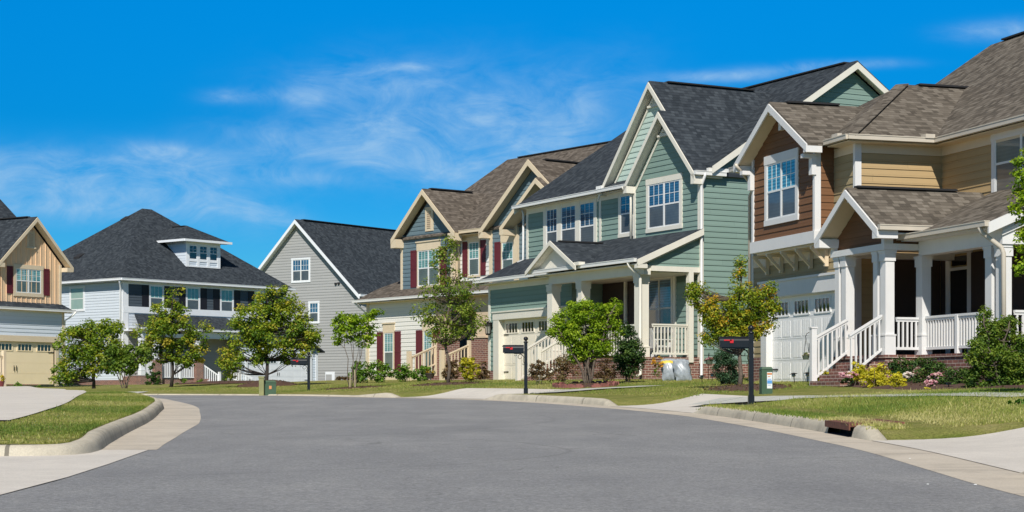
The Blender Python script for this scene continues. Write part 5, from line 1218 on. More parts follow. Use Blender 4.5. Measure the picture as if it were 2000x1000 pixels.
# ------------------------------------------------------------------ plants
def leaf_mesh(name, cen, nor, size, tint, mat, parent, aspect=.62, seed=1, droop=.35):
    """one folded diamond per leaf, as a single crown mesh"""
    rng = np.random.default_rng(seed); n = len(cen)
    nor = nor/np.linalg.norm(nor, axis=1)[:, None]
    a = np.cross(nor, rng.normal(size=(n, 3))); a /= np.linalg.norm(a, axis=1)[:, None]
    a[:, 2] -= droop*.5; a /= np.linalg.norm(a, axis=1)[:, None]
    b = np.cross(nor, a); b /= np.linalg.norm(b, axis=1)[:, None]
    s = (size*rng.uniform(.6, 1.3, n))[:, None]
    V = np.empty((n, 4, 3)); V[:, 0] = cen-a*s*.5; V[:, 2] = cen+a*s*.5
    V[:, 1] = cen+b*s*.5*aspect+nor*s*.10-a*s*.06; V[:, 3] = cen-b*s*.5*aspect+nor*s*.10-a*s*.06
    me = bpy.data.meshes.new(name); me.vertices.add(4*n); me.vertices.foreach_set('co', V.ravel())
    me.loops.add(4*n); me.loops.foreach_set('vertex_index', np.arange(4*n, dtype=np.int32))
    me.polygons.add(n); me.polygons.foreach_set('loop_start', np.arange(0, 4*n, 4, dtype=np.int32)); me.polygons.foreach_set('loop_total', np.full(n, 4, np.int32))
    me.update(calc_edges=True)
    at_ = me.attributes.new('tint', 'FLOAT', 'POINT'); at_.data.foreach_set('value', np.repeat(np.clip(tint, 0, 1), 4))
    me.materials.append(mat); o = bpy.data.objects.new(name, me); C.objects.link(o)
    if parent: o.parent = parent
    return o

def crown_points(lobes, clumps, per, cr, seed, flat=.75, tint0=.42, tspread=.2, shell=.55, accents=0.0):
    """lobes: (centre, rx, ry, rz) in local metres. Returns leaf centres, normals, tints and clump centres"""
    rng = np.random.default_rng(seed); wt = np.array([l[1]*l[2]*l[3] for l in lobes])**.67; wt /= wt.sum()
    cc, ct, lob = [], [], []
    for c in range(clumps):
        i = rng.choice(len(lobes), p=wt); ctr, rx, ry, rz = lobes[i]
        d = rng.normal(size=3); d /= np.linalg.norm(d); r = rng.uniform(shell, 1)**.6
        cc.append(np.array(ctr)+d*r*np.array([rx, ry, rz])); ct.append(rng.normal(0, tspread)+(.75 if rng.random() < accents else 0)); lob.append(i)
    P, Nn, T = [], [], []
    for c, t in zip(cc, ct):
        n = max(6, int(per*rng.uniform(.5, 1.4))); rr = cr*rng.uniform(.6, 1.35)
        d = rng.normal(size=(n, 3)); d /= np.linalg.norm(d, axis=1)[:, None]
        r = rng.uniform(.15, 1, n)**.5
        p = c+d*(r*rr)[:, None]*np.array([1, 1, flat])
        P.append(p); Nn.append(d*.55+np.array([0, 0, .7])+rng.normal(0, .45, (n, 3)))
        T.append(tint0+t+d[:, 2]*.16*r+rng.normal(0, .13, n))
    return np.concatenate(P), np.concatenate(Nn), np.concatenate(T), cc, lob

def plant(name, label, cat, px, Y, lobes_px, mat, clumps, per, cr, leaf, group=None, stems=None, trunk_r=.06, bark=None, seed=1, base_py=None,
          depth=.8, tint0=.42, tspread=.16, shell=.5, accents=0.0, flat=.75, twigs=True, top=None, stem_n=1, spread=0.0, lobes_dy=None):
    """lobes_px: crown masses as (px, py, half width px, half height px, depth offset m) read off the photograph at this plant's distance"""
    bark = bark or BARK
    X = (px-1000)/F*Y; z0 = land(X, Y)
    root = empty(name, (X, Y, z0), 0, label, cat, group); sc = Y/F
    lobes = [(((lx-px)*sc, dy, CZ+(YH-ly)*sc-z0), rx*sc, max(.12, rx*sc*depth), rz*sc) for lx, ly, rx, rz, dy in lobes_px]
    P, Nn, T, cc, lob = crown_points(lobes, clumps, per, cr, seed, flat, tint0, tspread, shell, accents)
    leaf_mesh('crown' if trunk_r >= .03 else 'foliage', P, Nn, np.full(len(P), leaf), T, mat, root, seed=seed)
    rng = random.Random(seed); m = MB()
    zt = max(l[0][2]+l[3]*.6 for l in lobes)
    def wob(a, b, n=5, k=.05):
        a = Vector(a); b = Vector(b); d = (b-a).length
        return [a+(b-a)*(i/n)+Vector((rng.uniform(-1, 1), rng.uniform(-1, 1), 0))*k*d*(0 if i in (0, n) else 1) for i in range(n+1)]
    ends = []
    if stem_n == 1:
        cx = sum(l[0][0] for l in lobes)/len(lobes)
        pts = wob((0, 0, -.1), (cx*.5, 0, zt), 7, .018); rr = [trunk_r*(1.25 if i == 0 else 1-.78*i/7) for i in range(8)]
        m.tube(pts, rr, 8); stems_ = [(pts, rr)]
    else:
        stems_ = []
        for k in range(stem_n):
            l = lobes[k % len(lobes)]; t = 2*math.pi*k/stem_n
            b0 = (math.cos(t)*.08, math.sin(t)*.08, -.08); e = (l[0][0]+spread*math.cos(t)*.5, l[0][1]+spread*math.sin(t), l[0][2]+l[3]*.4)
            pts = wob(b0, e, 7, .035)
            for i, q in enumerate(pts): q.x = b0[0]+(q.x-b0[0])*(.55+.45*i/7)
            rr = [trunk_r*(1-.75*i/7) for i in range(8)]; m.tube(pts, rr, 6); stems_.append((pts, rr))
    if twigs:
        for c in cc:
            c = Vector(c); best = None
            for pts, rr in stems_:
                for i in range(1, 7):
                    q = pts[i]
                    if q.z > c.z-.02: continue
                    d = (q-c).length+abs(c.z-q.z-.35*(q.xy-c.xy).length)*.6
                    if best is None or d < best[0]: best = (d, q, rr[i])
            if best is None: continue
            _, q, r = best; mid = (q+c)/2+Vector((0, 0, -.06*(c-q).length))
            m.tube([q, mid, c], [min(r*.6, trunk_r*.34), min(r*.4, trunk_r*.2), trunk_r*.05+.002], 5, False)
    m.build('trunk' if trunk_r >= .03 else 'stem', bark, root, 0, True)
    return root

def flowers(name, label, cat, px, Y, base_py, w_px, h_px, leafm, petm, seed, group=None, n=260, leaf=.05):
    """low mound of leaves with blooms over its top"""
    X = (px-1000)/F*Y; z0 = CZ+(YH-base_py)/F*Y; sc = Y/F
    root = empty(name, (X, Y, z0), 0, label, cat, group); w = w_px*sc; hh = h_px*sc
    P, Nn, T, cc, _ = crown_points([((0, 0, hh*.42), w*.8, w*.7, hh*.38)], 12, n//12, w*.32, seed, .7, .4, .12)
    leaf_mesh('foliage', P, Nn, np.full(len(P), leaf), T, leafm, root, seed=seed)
    P, Nn, T, cc, _ = crown_points([((0, -w*.3, hh*.74), w*1.05, w*.6, hh*.26)], 18, n//9, w*.24, seed+1, .6, .6, .18)
    leaf_mesh('blossom', P, Nn+np.array([0, -.6, .4]), np.full(len(P), leaf*.95), T, petm, root, aspect=.9, seed=seed+2)
    return root

def mulch_bed(name, label, pts, hgt=.05, edging=None, mat=None):
    """low mound over a closed outline of (X, Y) points"""
    K = catmull(list(pts)+[pts[0]], .25); cx, cy = K[:, 0].mean(), K[:, 1].mean(); R = 7
    P = np.zeros((len(K), R, 3)); rng = np.random.default_rng(len(K))
    for j in range(R):
        t = (j+.35)/(R-1+.35); P[:, j, 0] = cx+(K[:, 0]-cx)*t; P[:, j, 1] = cy+(K[:, 1]-cy)*t
        P[:, j, 2] = hgt*(1-t**2)+.012-(.05 if j == R-1 else 0)+rng.uniform(-.008, .012, len(K))*(t > 0)*(t < 1)
    P[:, :, 2] += land_np(P[:, :, 0], P[:, :, 1])
    o = grid_mesh(name, P, mat or MULCH); tag(o, label, 'mulch bed')
    # loose chips
    n = int(260); a = rng.integers(0, len(K), n); t = rng.uniform(.05, 1.04, n)**.6
    X = cx+(K[a, 0]-cx)*t; Y = cy+(K[a, 1]-cy)*t; Z = land_np(X, Y)+hgt*np.clip(1-t**2, 0, 1)+.02
    leaf_mesh('bark_chip', np.stack([X, Y, Z], 1), rng.normal(size=(n, 3))+np.array([0, 0, 1]), np.full(n, .07), rng.uniform(0, 1, n), LF_DRY, o, .4, seed=n)['kind'] = 'stuff'
    if edging:
        m = MB(); T, Nn, S = frame2d(K, 1); s = 0
        while s < S[-1]:
            i = int(np.searchsorted(S, s)); i = min(i, len(K)-1); x, y = K[i]; z = land(x, y); t = T[i]; nn = Nn[i]
            w = .135; c = [(x+t[0]*a_+nn[0]*b_, y+t[1]*a_+nn[1]*b_) for a_, b_ in ((-w, -.035), (w, -.035), (w, .035), (-w, .035))]
            m.hexa([(p[0], p[1], z-.04) for p in c]+[(p[0], p[1], z+.075) for p in c])
            q = [(x+t[0]*a_*.6+nn[0]*b_, y+t[1]*a_*.6+nn[1]*b_) for a_, b_ in ((-w, -.034), (w, -.034), (w, .034), (-w, .034))]
            m.hexa([(p[0], p[1], z+.074) for p in q]+[(p[0], p[1], z+.11) for p in q]); s += .30
        m.build('edging', EDGING, o)
    return o

def grass_tufts(name, n, sampler, h=.055, seed=3, tall=0.0):
    rng = np.random.default_rng(seed); X, Y = sampler(rng, n); n = len(X); Z = land_np(X, Y)
    ang = rng.uniform(0, 6.283, n); hh = h*rng.uniform(.5, 1.5, n); 
    if tall: hh *= np.where(rng.random(n) < tall, rng.uniform(1.8, 3.2, n), 1)
    w = .006+.004*rng.random(n); lean = rng.normal(0, .45, (n, 2))*hh[:, None]
    V = np.empty((n, 3, 3)); dx = np.cos(ang)*w; dy = np.sin(ang)*w
    V[:, 0] = np.stack([X-dx, Y-dy, Z-.01], 1); V[:, 1] = np.stack([X+dx, Y+dy, Z-.01], 1); V[:, 2] = np.stack([X+lean[:, 0], Y+lean[:, 1], Z+hh], 1)
    me = bpy.data.meshes.new(name); me.vertices.add(3*n); me.vertices.foreach_set('co', V.ravel())
    me.loops.add(3*n); me.loops.foreach_set('vertex_index', np.arange(3*n, dtype=np.int32)); me.polygons.add(n)
    me.polygons.foreach_set('loop_start', np.arange(0, 3*n, 3, dtype=np.int32)); me.polygons.foreach_set('loop_total', np.full(n, 3, np.int32)); me.update(calc_edges=True)
    pt = np.sin(X*1.3+np.sin(Y*.9)*1.7)*.15+np.sin(X*.45-Y*.6)*.2+np.where((X > 0) & (Y < 24), .38*np.exp(-((near(K_OUT, X, Y)[0]-.5)/.8)**2), 0)
    a = me.attributes.new('tint', 'FLOAT', 'POINT'); a.data.foreach_set('value', np.repeat(np.clip(.45+pt+rng.normal(0, .2, n), 0, 1), 3))
    me.materials.append(LF_GRASS); o = bpy.data.objects.new(name, me); C.objects.link(o); tag(o, kind='stuff'); return o
LF_GRASS = leafmat('grass_blade', [(0.11, 0.185, 0.030), (0.21, 0.27, 0.045), (0.34, 0.345, 0.085), (0.55, 0.49, 0.21)], .25)

# ------------------------------------------------------------------ street furniture
def mailbox(px, Y, base_py, label, top_px, rz=0.0, left=True):
    """post with ball finial, box on a side arm with scroll bracket, red flag"""
    X = (px-1000)/F*Y; z0 = CZ+(YH-base_py)/F*Y; H = (base_py-top_px)/F*Y
    r = empty('mailbox', (X, Y, z0), rz, label, 'mailbox', 'black mailboxes along the kerb')
    m = MB(); m.box(-.042, .042, -.042, .042, -.15, H-.10); m.box(-.055, .055, -.055, .055, -.1, .09); m.box(-.052, .052, -.052, .052, .09, .11)
    m.build('post', BLACK, r)
    m = MB(); m.lathe([(.058, H-.11), (.058, H-.085), (.03, H-.07), (.026, H-.055), (.045, H-.045), (.058, H-.02), (.058, H+.005), (.045, H+.03), (.02, H+.044), (.001, H+.047)], (0, 0, 0), 14)
    m.build('finial', BLACK, r, 0, True)
    # box: arched section swept sideways (its long side faces the road)
    zb, w, L0, L1 = H-.36, .085, -.57, -.05
    sec = [(-w, 0), (w, 0), (w, .12)]+[(w*math.cos(t), .12+.075*math.sin(t)) for t in np.linspace(0, math.pi, 9)[1:-1]]+[(-w, .12)]
    m = MB(); n = len(sec)
    for x in (L0, L1): m.v += [(x, a, zb+b) for a, b in sec]
    m.f.append(tuple(range(n))); m.f.append(tuple(reversed(range(n, 2*n))))
    for k in range(n): j = (k+1) % n; m.f.append((k, j, n+j, n+k))
    b = m.build('box', BLACK, r)
    m = MB(); m.v += [(L0-.012, a*1.04, zb-.004+b_*1.03) for a, b_ in sec]+[(L0+.012, a*1.04, zb-.004+b_*1.03) for a, b_ in sec]
    m.f.append(tuple(range(n))); m.f.append(tuple(reversed(range(n, 2*n))))
    for k in range(n): j = (k+1) % n; m.f.append((k, j, n+j, n+k))
    m.box(L0-.03, L0-.01, -.02, .02, zb+.15, zb+.17); m.build('door', BLACK, b)
    m = MB(); m.box(L0+.06, L0+.20, -w-.012, -w-.004, zb+.115, zb+.137); m.box(L0+.17, L0+.235, -w-.012, -w-.004, zb+.075, zb+.137); m.build('flag', RED, b)
    m = MB(); m.box(L0+.02, L1+.02, -.06, .06, zb-.025, zb-.001); m.build('shelf', BLACK, r)
    m = MB(); P = []
    for k in range(26):
        t = k/25*4.2*math.pi*.5; rr = .085*(1-k/34); P.append((-.14+rr*math.cos(t), 0, zb-.115+rr*math.sin(t)))
    m.tube(P, .007, 5); P = []
    for k in range(16):
        t = -k/15*3.0; rr = .04*(1-k/24); P.append((-.27+rr*math.cos(t), 0, zb-.055+rr*math.sin(t)))
    m.tube(P, .006, 5); m.tube([(-.04, 0, zb-.27), (-.07, 0, zb-.2), (-.05, 0, zb-.12), (-.12, 0, zb-.03), (-.3, 0, zb-.03)], .007, 5)
    m.tube([(-.04, 0, zb-.30), (-.075, 0, zb-.31), (-.085, 0, zb-.28)], .006, 5)
    m.build('scroll_bracket', IRON, r)
    return r

def path_light(px, Y, base_py, hpx, label, big=False, tilt=0.0):
    X = (px-1000)/F*Y; z0 = CZ+(YH-base_py)/F*Y; H = hpx/F*Y
    z0 = land(X, Y); r = empty('path_light', (X, Y, z0), 0, label, 'garden light', 'low garden path lights'); r.rotation_euler = (0, tilt, 0)
    k = 1.5 if big else 1.0
    m = MB(); m.beam((0, 0, -.1), (0, 0, H*.72), .010*k, 6); m.build('stake', IRON, r)
    m = MB(); m.lathe([(.025*k, H*.60), (.05*k, H*.66), (.045*k, H*.86)], (0, 0, 0), 10); m.build('lens', LAMPGL if not big else POT, r)
    m = MB(); m.lathe([(.105*k, H*.86), (.10*k, H*.89), (.04*k, H*.98), (.012*k, H)], (0, 0, 0), 12); m.build('cap', IRON, r)
    return r

def hanging_pot(name, label, px, Y, hook_base_py, pot_py, pot_w_px, hookh, petm, seed, hx=0.12):
    X = (px-1000)/F*Y; sc = Y/F; z0 = CZ+(YH-hook_base_py)*sc; zp = (hook_base_py-pot_py)*sc; w = pot_w_px*sc/2
    r = empty(name, (X, Y, z0), 0, label, 'hanging basket')
    m = MB(); H = hookh*sc; m.tube([(hx, 0, -.1), (hx, 0, H*.9), (hx*.9, 0, H*.98), (hx*.5, 0, H), (0.02, 0, H*.97), (-.01, 0, H*.92), (0, 0, H*.90)], .008, 5); m.build('shepherd_hook', IRON, r)
    m = MB(); m.lathe([(w*.72, zp-w*.62), (w*.78, zp-w*.55), (w, zp+w*.4), (w*1.06, zp+w*.42), (w*1.06, zp+w*.55), (w*.9, zp+w*.52)], (0, 0, 0), 14); m.build('pot', POT, r)
    m = MB()
    for k in range(3): t = k*2.094; m.beam((w*math.cos(t), w*math.sin(t), zp+w*.5), (0, 0, H*.90), .005, 4)
    m.build('hanger', IRON, r)
    P, Nn, T, _, _ = crown_points([((0, 0, zp+w*.75), w*1.1, w, w*.35)], 10, 26, w*.4, seed, .7, .5, .2)
    leaf_mesh('foliage', P[::2], Nn[::2], np.full(len(P[::2]), .06), T[::2], LF_OLIVE, r, seed=seed); leaf_mesh('blossom', P[1::2], Nn[1::2], np.full(len(P[1::2]), .055), T[1::2], petm, r, aspect=.9, seed=seed+1)
    return r

def soil_bag(px, Y, base_py, w_px, h_px, label, lean, seed, band=True):
    """stuffed plastic bag leaning on the brick: bulged pillow with pinched ends and a yellow printed top"""
    X = (px-1000)/F*Y; sc = Y/F; W = w_px*sc; H = h_px*sc
    r = empty('soil_bag', (X, Y, CZ+(YH-base_py)*sc), 0, label, 'bag', 'soil bags against the brick base')
    nu, nv = 13, 15; rng = np.random.default_rng(seed)
    def sheet(v0, v1, name, mat, par, off=0.0):
        P = []; 
        for side in (-1, 1):
            Q = np.zeros((nu, nv, 3))
            for i in range(nu):
                for j in range(nv):
                    u = i/(nu-1)*2-1; v = v0+(v1-v0)*j/(nv-1)
                    th = .13*max(0, 1-abs(u)**3)*max(0.02, math.sin(math.pi*min(1, max(0, v)))**.5)+off
                    wid = W/2*(1+.06*math.sin(v*math.pi))
                    Q[i, j] = (u*wid+lean*v*H*.35+.012*math.sin(v*17+seed), side*th+.16*v+.01*math.sin(u*9+v*13), v*H*(1-.04*u*u)+.008*math.sin(u*14))
            P.append(Q)
        A = np.concatenate([P[0], P[1][::-1]], 0); return grid_mesh(name, A, mat)
    a = sheet(0, .80, 'bag_body', BAG_M, r); a.parent = r
    b = sheet(.79, .92, 'bag_band', BAG_Y if band else BAG_M, r); b.parent = r
    c = sheet(.91, 1.0, 'bag_seal', BAG_M, r); c.parent = r
    return r
# ------------------------------------------------------------------ the place
build_ground()
brown_house(); green_house(); blue_house(); grey_house(); white_house(); tan_house()

# --- storm drain in the right kerb
def storm_drain():
    i0 = int(np.searchsorted(S_O, INLET[0])); i1 = int(np.searchsorted(S_O, INLET[1])); mid = (i0+i1)//2
    q = K_OUT[mid]; g = CZ+float(road_rel(q[1])); r = empty('storm_drain', (q[0], q[1], g), 0, 'rusty iron storm drain with dark mouth set in the right hand kerb', 'storm drain')
    def ring(offs_z, name, mat):
        m = MB(); prev = None
        for i in range(i0, i1+1):
            k = K_OUT[i]; n = N_O[i]; gg = CZ+float(road_rel(k[1]))-g
            cur = [(k[0]+n[0]*o-q[0], k[1]+n[1]*o-q[1], gg+z) for o, z in offs_z]
            if prev: m.hexa([prev[0], prev[1], cur[1], cur[0], prev[3], prev[2], cur[2], cur[3]])
            prev = cur
        return m.build(name, mat, r)
    ring([(-.03, .125), (.62, .135), (.62, .185), (-.02, .165)], 'cover_plate', RUST)
    ring([(-.045, .085), (-.028, .085), (-.028, .166), (-.045, .166)], 'front_lip', RUST)
    ring([(.16, -.02), (.20, -.02), (.20, .13), (.16, .13)], 'mouth', VOID); ring([(-.01, .007), (.17, .008), (.17, .012), (-.01, .010)], 'sill', VOID)
storm_drain()

# --- mailboxes
mailbox(1467, 33, 783, 'nearest black mailbox on a ball topped post, on the right verge by the driveway mouth', 640)
mailbox(1027, 45.5, 766, 'black mailbox with red flag in front of the sage green house garage', 661)
mailbox(603, 58.5, 769, 'small distant black mailbox before the plain grey gabled house', 690)

# --- utility boxes
def utility():
    sc = 37.5/F; r = empty('utility_pedestal', ((1496-1000)*sc, 37.5, CZ+(YH-768)*sc), .1, 'green utility pedestal with orange, white and blue stickers behind the nearest mailbox', 'utility box')
    w, d, H = .115, .11, .55; m = MB(); m.box(-w, w, -d, d, -.1, H-.05)
    m.hexa([(-w-.01, -d-.01, H-.05), (w+.01, -d-.01, H-.05), (w+.01, d+.01, H-.05), (-w-.01, d+.01, H-.05), (-w*.85, -d*.8, H), (w*.85, -d*.8, H), (w*.85, d*.8, H), (-w*.85, d*.8, H)])
    m.build('cabinet', GRNBOX, r)
    m = MB(); m.box(-.005, w-.01, -d-.006, -d-.002, .10, .44); m.build('sticker', STICK_W, r)
    m = MB(); m.box(-.001, w-.014, -d-.009, -d-.0065, .385, .425); m.box(.01, w-.05, -d-.009, -d-.0065, .34, .355); m.build('sticker_band', STICK_O, r)
    m = MB(); m.box(-.001, w-.014, -d-.009, -d-.0065, .20, .27); m.box(.01, w-.03, -d-.009, -d-.0065, .285, .30); m.box(.01, w-.04, -d-.009, -d-.0065, .165, .175); m.build('sticker_text_block', STICK_B, r)
    sc = 56/F; r = empty('cable_pedestal', ((511-1000)*sc, 56, CZ+(YH-768)*sc), 0, 'slim olive cable pedestal beside the low green transformer box', 'utility box')
    m = MB(); m.box(-.075, .075, -.075, .075, -.1, .46); m.build('cabinet', OLVBOX, r); m = MB(); m.box(-.09, .09, -.09, .09, .461, .53); m.build('cap', OLVBOX, r)
    sc = 56.3/F; r = empty('transformer_box', ((526-1000)*sc, 56.3, CZ+(YH-768.5)*sc), .2, 'low green transformer box with rounded lid at the far lawn edge', 'utility box')
    m = MB(); m.box(-.20, .20, -.17, .17, -.1, .34); m.build('cabinet', GRNBOX, r)
    m = MB(); m.hexa([(-.215, -.185, .341), (.215, -.185, .341), (.215, .185, .341), (-.215, .185, .341), (-.16, -.13, .41), (.16, -.13, .41), (.16, .13, .41), (-.16, .13, .41)]); m.build('lid', GRNBOX, r)
    m = MB(); m.box(-.02, .06, -.176, -.171, .14, .24); m.build('sticker', STICK_O, r)
utility()

# --- garden lights
for px, Y, by, hp, lb, big in ((1371, 50, 753, 14, 'small black garden light left of three in front of the sage green house', False), (1391, 50.5, 751, 16, 'middle small garden light between two others at the sage green house', False),
    (1415, 46, 756, 21, 'larger grey capped garden light beside the feathery bush', True), (1552, 44, 751, 20, 'thin garden light before the white garage door, left of two', False),
    (1577, 44, 749, 20, 'thin garden light before the white garage door, right of two by the stair', False), (1853, 34.5, 770, 13, 'flat capped garden light in the mulch bed below the brick porch', False)):
    path_light(px, Y, by, hp, lb, big, -.12 if px == 1552 else 0)
hanging_pot('hanging_basket', 'grey basket of pale pink flowers hanging before the sage green side wall', 1385, 53, 747, 707, 15, 58, LF_PINK, 5, -.02)
hanging_pot('hanging_basket', 'small green basket of white flowers on a curved hook beside the brown house stair', 1574, 44.3, 749, 698, 14, 100, LF_WPINK, 6, .17)
soil_bag(1310, 53, 744, 31, 44, 'grey white soil bag with yellow top, left of two against the brick', -.15, 2)
soil_bag(1337, 52.7, 745, 31, 44, 'plain grey soil bag slumped right of the yellow topped one', -.5, 5, False)
flowers('flower_bouquet', 'wrapped bunch of yellow and red flowers beside the soil bags', 'flowers', 1284, 53, 741, 12, 46, LF_OLIVE, LF_YFLOW, 9, n=220)

def lawn_chair():
    sc = 55/F; r = empty('adirondack_chair', ((1280-1000)/F*57.0, 57.0, CZ+1.16), 2.3, 'white slatted garden chair on the sage green house porch', 'chair')
    m = MB()
    for k in range(5):
        x = -.24+k*.12; m.hexa([(x-.05, .18, .30), (x+.05, .18, .30), (x+.05, .205, .30), (x-.05, .205, .30), (x-.05, .46, .98-.03*abs(k-2)), (x+.05, .46, .98-.03*abs(k-2)), (x+.05, .485, .98-.03*abs(k-2)), (x-.05, .485, .98-.03*abs(k-2))])
    m.build('backrest', WPLASTIC, r); m = MB()
    for k in range(5): m.hexa([(-.28, -.35+.11*k, .38-.02*k), (.28, -.35+.11*k, .38-.02*k), (.28, -.26+.11*k, .365-.02*k), (-.28, -.26+.11*k, .365-.02*k), (-.28, -.35+.11*k, .40-.02*k), (.28, -.35+.11*k, .40-.02*k), (.28, -.26+.11*k, .385-.02*k), (-.28, -.26+.11*k, .385-.02*k)])
    m.build('seat', WPLASTIC, r)
    for s in (-1, 1):
        m = MB(); m.box(s*.33-.06, s*.33+.06, -.40, .32, .56, .585); m.build('armrest', WPLASTIC, r)
        m = MB(); m.box(s*.33-.015, s*.33+.015, -.38, -.28, 0, .56); m.build('leg', WPLASTIC, r)
        m = MB(); m.hexa([(s*.30-.015, -.3, .28), (s*.30+.015, -.3, .28), (s*.30+.015, .5, .0), (s*.30-.015, .5, .0), (s*.30-.015, -.3, .38), (s*.30+.015, -.3, .38), (s*.30+.015, .5, .09), (s*.30-.015, .5, .09)]); m.build('leg', WPLASTIC, r)
lawn_chair()

def pot_plant(px, Y, by, w, h, label, pm, leafm, petm, seed):
    sc = Y/F; r = empty('potted_plant', ((px-1000)*sc, Y, CZ+(YH-by)*sc), 0, label, 'potted plant'); R = w*sc/2; H = h*sc
    m = MB(); m.lathe([(R*.7, 0), (R, H*.8), (R*1.08, H*.82), (R*1.08, H), (R*.9, H*.96)], (0, 0, 0), 14); m.build('pot', pm, r)
    P, Nn, T, _, _ = crown_points([((0, 0, H*1.3), R*1.1, R, H*.5)], 10, 22, R*.45, seed, .8, .5, .2)
    leaf_mesh('foliage', P, Nn, np.full(len(P), .07), T, leafm, r, seed=seed); leaf_mesh('blossom', P[::3]*1.03, Nn[::3], np.full(len(P[::3]), .06), T[::3], petm, r, aspect=.9, seed=seed)
pot_plant(840, 68, 739, 18, 10, 'dark bowl of orange and yellow flowers at the foot of the blue house stair', POT_D, LF_OLIVE, LF_YFLOW, 3)
pot_plant(2, 80, 757, 13, 13, 'maroon pot with yellow green plant before the beige garage door', POT_M, LF_YEL, LF_YFLOW, 4)

# --- street trees
TG = 'young street trees'
plant('maple_tree', 'bushy green maple covering the gap between the beige garage and the white house', 'tree', 183, 72, [(150, 668, 42, 28, 0), (205, 662, 40, 30, -.2), (140, 715, 38, 26, .2), (190, 705, 36, 30, -.3), (165, 640, 24, 16, 0), (215, 640, 20, 16, .2), (128, 738, 26, 12, 0), (232, 690, 18, 18, 0)],
      LF_DARKM, 240, 62, .26, .105, TG, trunk_r=.07, bark=BARK_D, seed=21, tint0=.5, tspread=.17, base_py=760)
plant('crape_myrtle', 'low many stemmed tree in front of the white porch brick', 'tree', 244, 70, [(228, 690, 20, 16, 0), (262, 695, 24, 20, 0), (240, 715, 26, 16, 0), (215, 705, 14, 14, 0), (280, 690, 12, 18, 0)],
      LF_OLIVE, 90, 50, .22, .13, TG, trunk_r=.03, seed=22, stem_n=5, spread=.2, tint0=.5, base_py=763)
plant('maple_tree', 'green maple with orange tinged twigs in front of the charcoal windows', 'tree', 334, 74, [(290, 655, 32, 26, 0), (345, 650, 46, 34, -.2), (385, 665, 28, 20, 0), (330, 605, 30, 20, 0), (362, 695, 36, 18, 0), (300, 695, 26, 18, .2), (318, 640, 28, 30, -.3), (342, 575, 14, 12, 0), (395, 690, 16, 16, 0), (404, 640, 10, 8, 0)],
      LF_DARKM, 200, 60, .26, .105, TG, trunk_r=.07, bark=BARK_D, seed=23, tint0=.54, tspread=.2, accents=.06, base_py=756)
plant('sparse_twigs', 'bare upright twigs above the maple at the charcoal windows', 'branches', 338, 74.3, [(340, 580, 16, 20, 0), (372, 560, 6, 10, 0), (392, 605, 10, 8, 0)], LF_TURN, 26, 12, .2, .12, trunk_r=.02, bark=BARK, seed=24, stem_n=7, spread=.25, tint0=.6, base_py=700) if False else None
plant('maple_tree', 'large round maple hiding the right end of the white house', 'tree', 519, 68, [(540, 585, 34, 26, 0), (500, 625, 42, 30, -.3), (565, 615, 38, 28, .2), (590, 655, 36, 22, 0), (470, 655, 32, 28, 0), (530, 660, 46, 30, -.3), (455, 700, 24, 26, 0), (570, 690, 30, 20, 0), (515, 590, 22, 18, 0), (445, 725, 12, 14, .2), (610, 672, 14, 12, 0), (500, 700, 22, 14, 0)],
      LF_DARKM, 270, 66, .27, .105, TG, trunk_r=.075, bark=BARK_D, seed=25, tint0=.54, tspread=.17, base_py=752)
plant('crape_myrtle', 'slender open tree on several thin stems between grey and blue houses', 'tree', 689, 58, [(672, 632, 30, 14, 0), (715, 622, 26, 10, 0), (690, 650, 36, 12, 0), (665, 620, 18, 8, 0), (725, 645, 16, 10, 0), (705, 665, 24, 10, 0), (655, 665, 12, 8, 0), (733, 612, 12, 6, 0)],
      LF_LIME, 80, 42, .20, .10, TG, trunk_r=.018, seed=26, stem_n=6, spread=.15, tint0=.45, flat=.5, base_py=763)
plant('ash_tree', 'light feathery street tree on a straight pale trunk before the blue house', 'tree', 874, 57, [(868, 510, 22, 26, 0), (850, 560, 34, 26, 0), (890, 560, 36, 28, 0), (870, 610, 48, 28, 0), (915, 590, 30, 22, 0), (835, 610, 24, 24, 0), (900, 640, 36, 18, 0), (862, 655, 32, 16, 0), (925, 625, 22, 14, 0), (872, 480, 12, 16, 0), (842, 645, 14, 12, 0)],
      LF_OLIVE, 160, 40, .26, .09, TG, trunk_r=.055, bark=BARK, seed=27, tint0=.68, tspread=.16, base_py=749)
plant('golden_privet_tree', 'bright lime green many stemmed small tree inside the red edged mulch ring', 'tree', 1149, 50, [(1110, 625, 32, 24, 0), (1150, 612, 36, 22, -.2), (1188, 618, 24, 22, 0), (1140, 650, 52, 26, 0), (1190, 650, 22, 22, 0), (1160, 680, 36, 20, 0), (1095, 650, 22, 20, 0), (1200, 600, 12, 12, 0), (1130, 600, 22, 12, 0), (1125, 690, 18, 14, 0)],
      LF_LIME, 360, 80, .17, .065, TG, trunk_r=.040, bark=BARK, seed=28, stem_n=9, spread=.35, tint0=.5, tspread=.15, base_py=751)
plant('maple_tree', 'small maple turning orange and yellow behind the nearest mailbox', 'tree', 1444, 42, [(1372, 580, 28, 26, 0), (1405, 615, 40, 30, 0), (1450, 600, 34, 40, -.2), (1447, 545, 16, 28, 0), (1490, 590, 26, 26, 0), (1440, 650, 48, 24, 0), (1482, 630, 34, 24, .1), (1400, 660, 30, 16, 0), (1360, 565, 14, 14, 0), (1447, 522, 6, 14, 0), (1512, 600, 10, 10, 0), (1500, 560, 12, 12, 0)],
      LF_TURN, 310, 64, .17, .065, TG, trunk_r=.055, bark=BARK, seed=29, tint0=.46, tspread=.15, accents=.07, base_py=757)
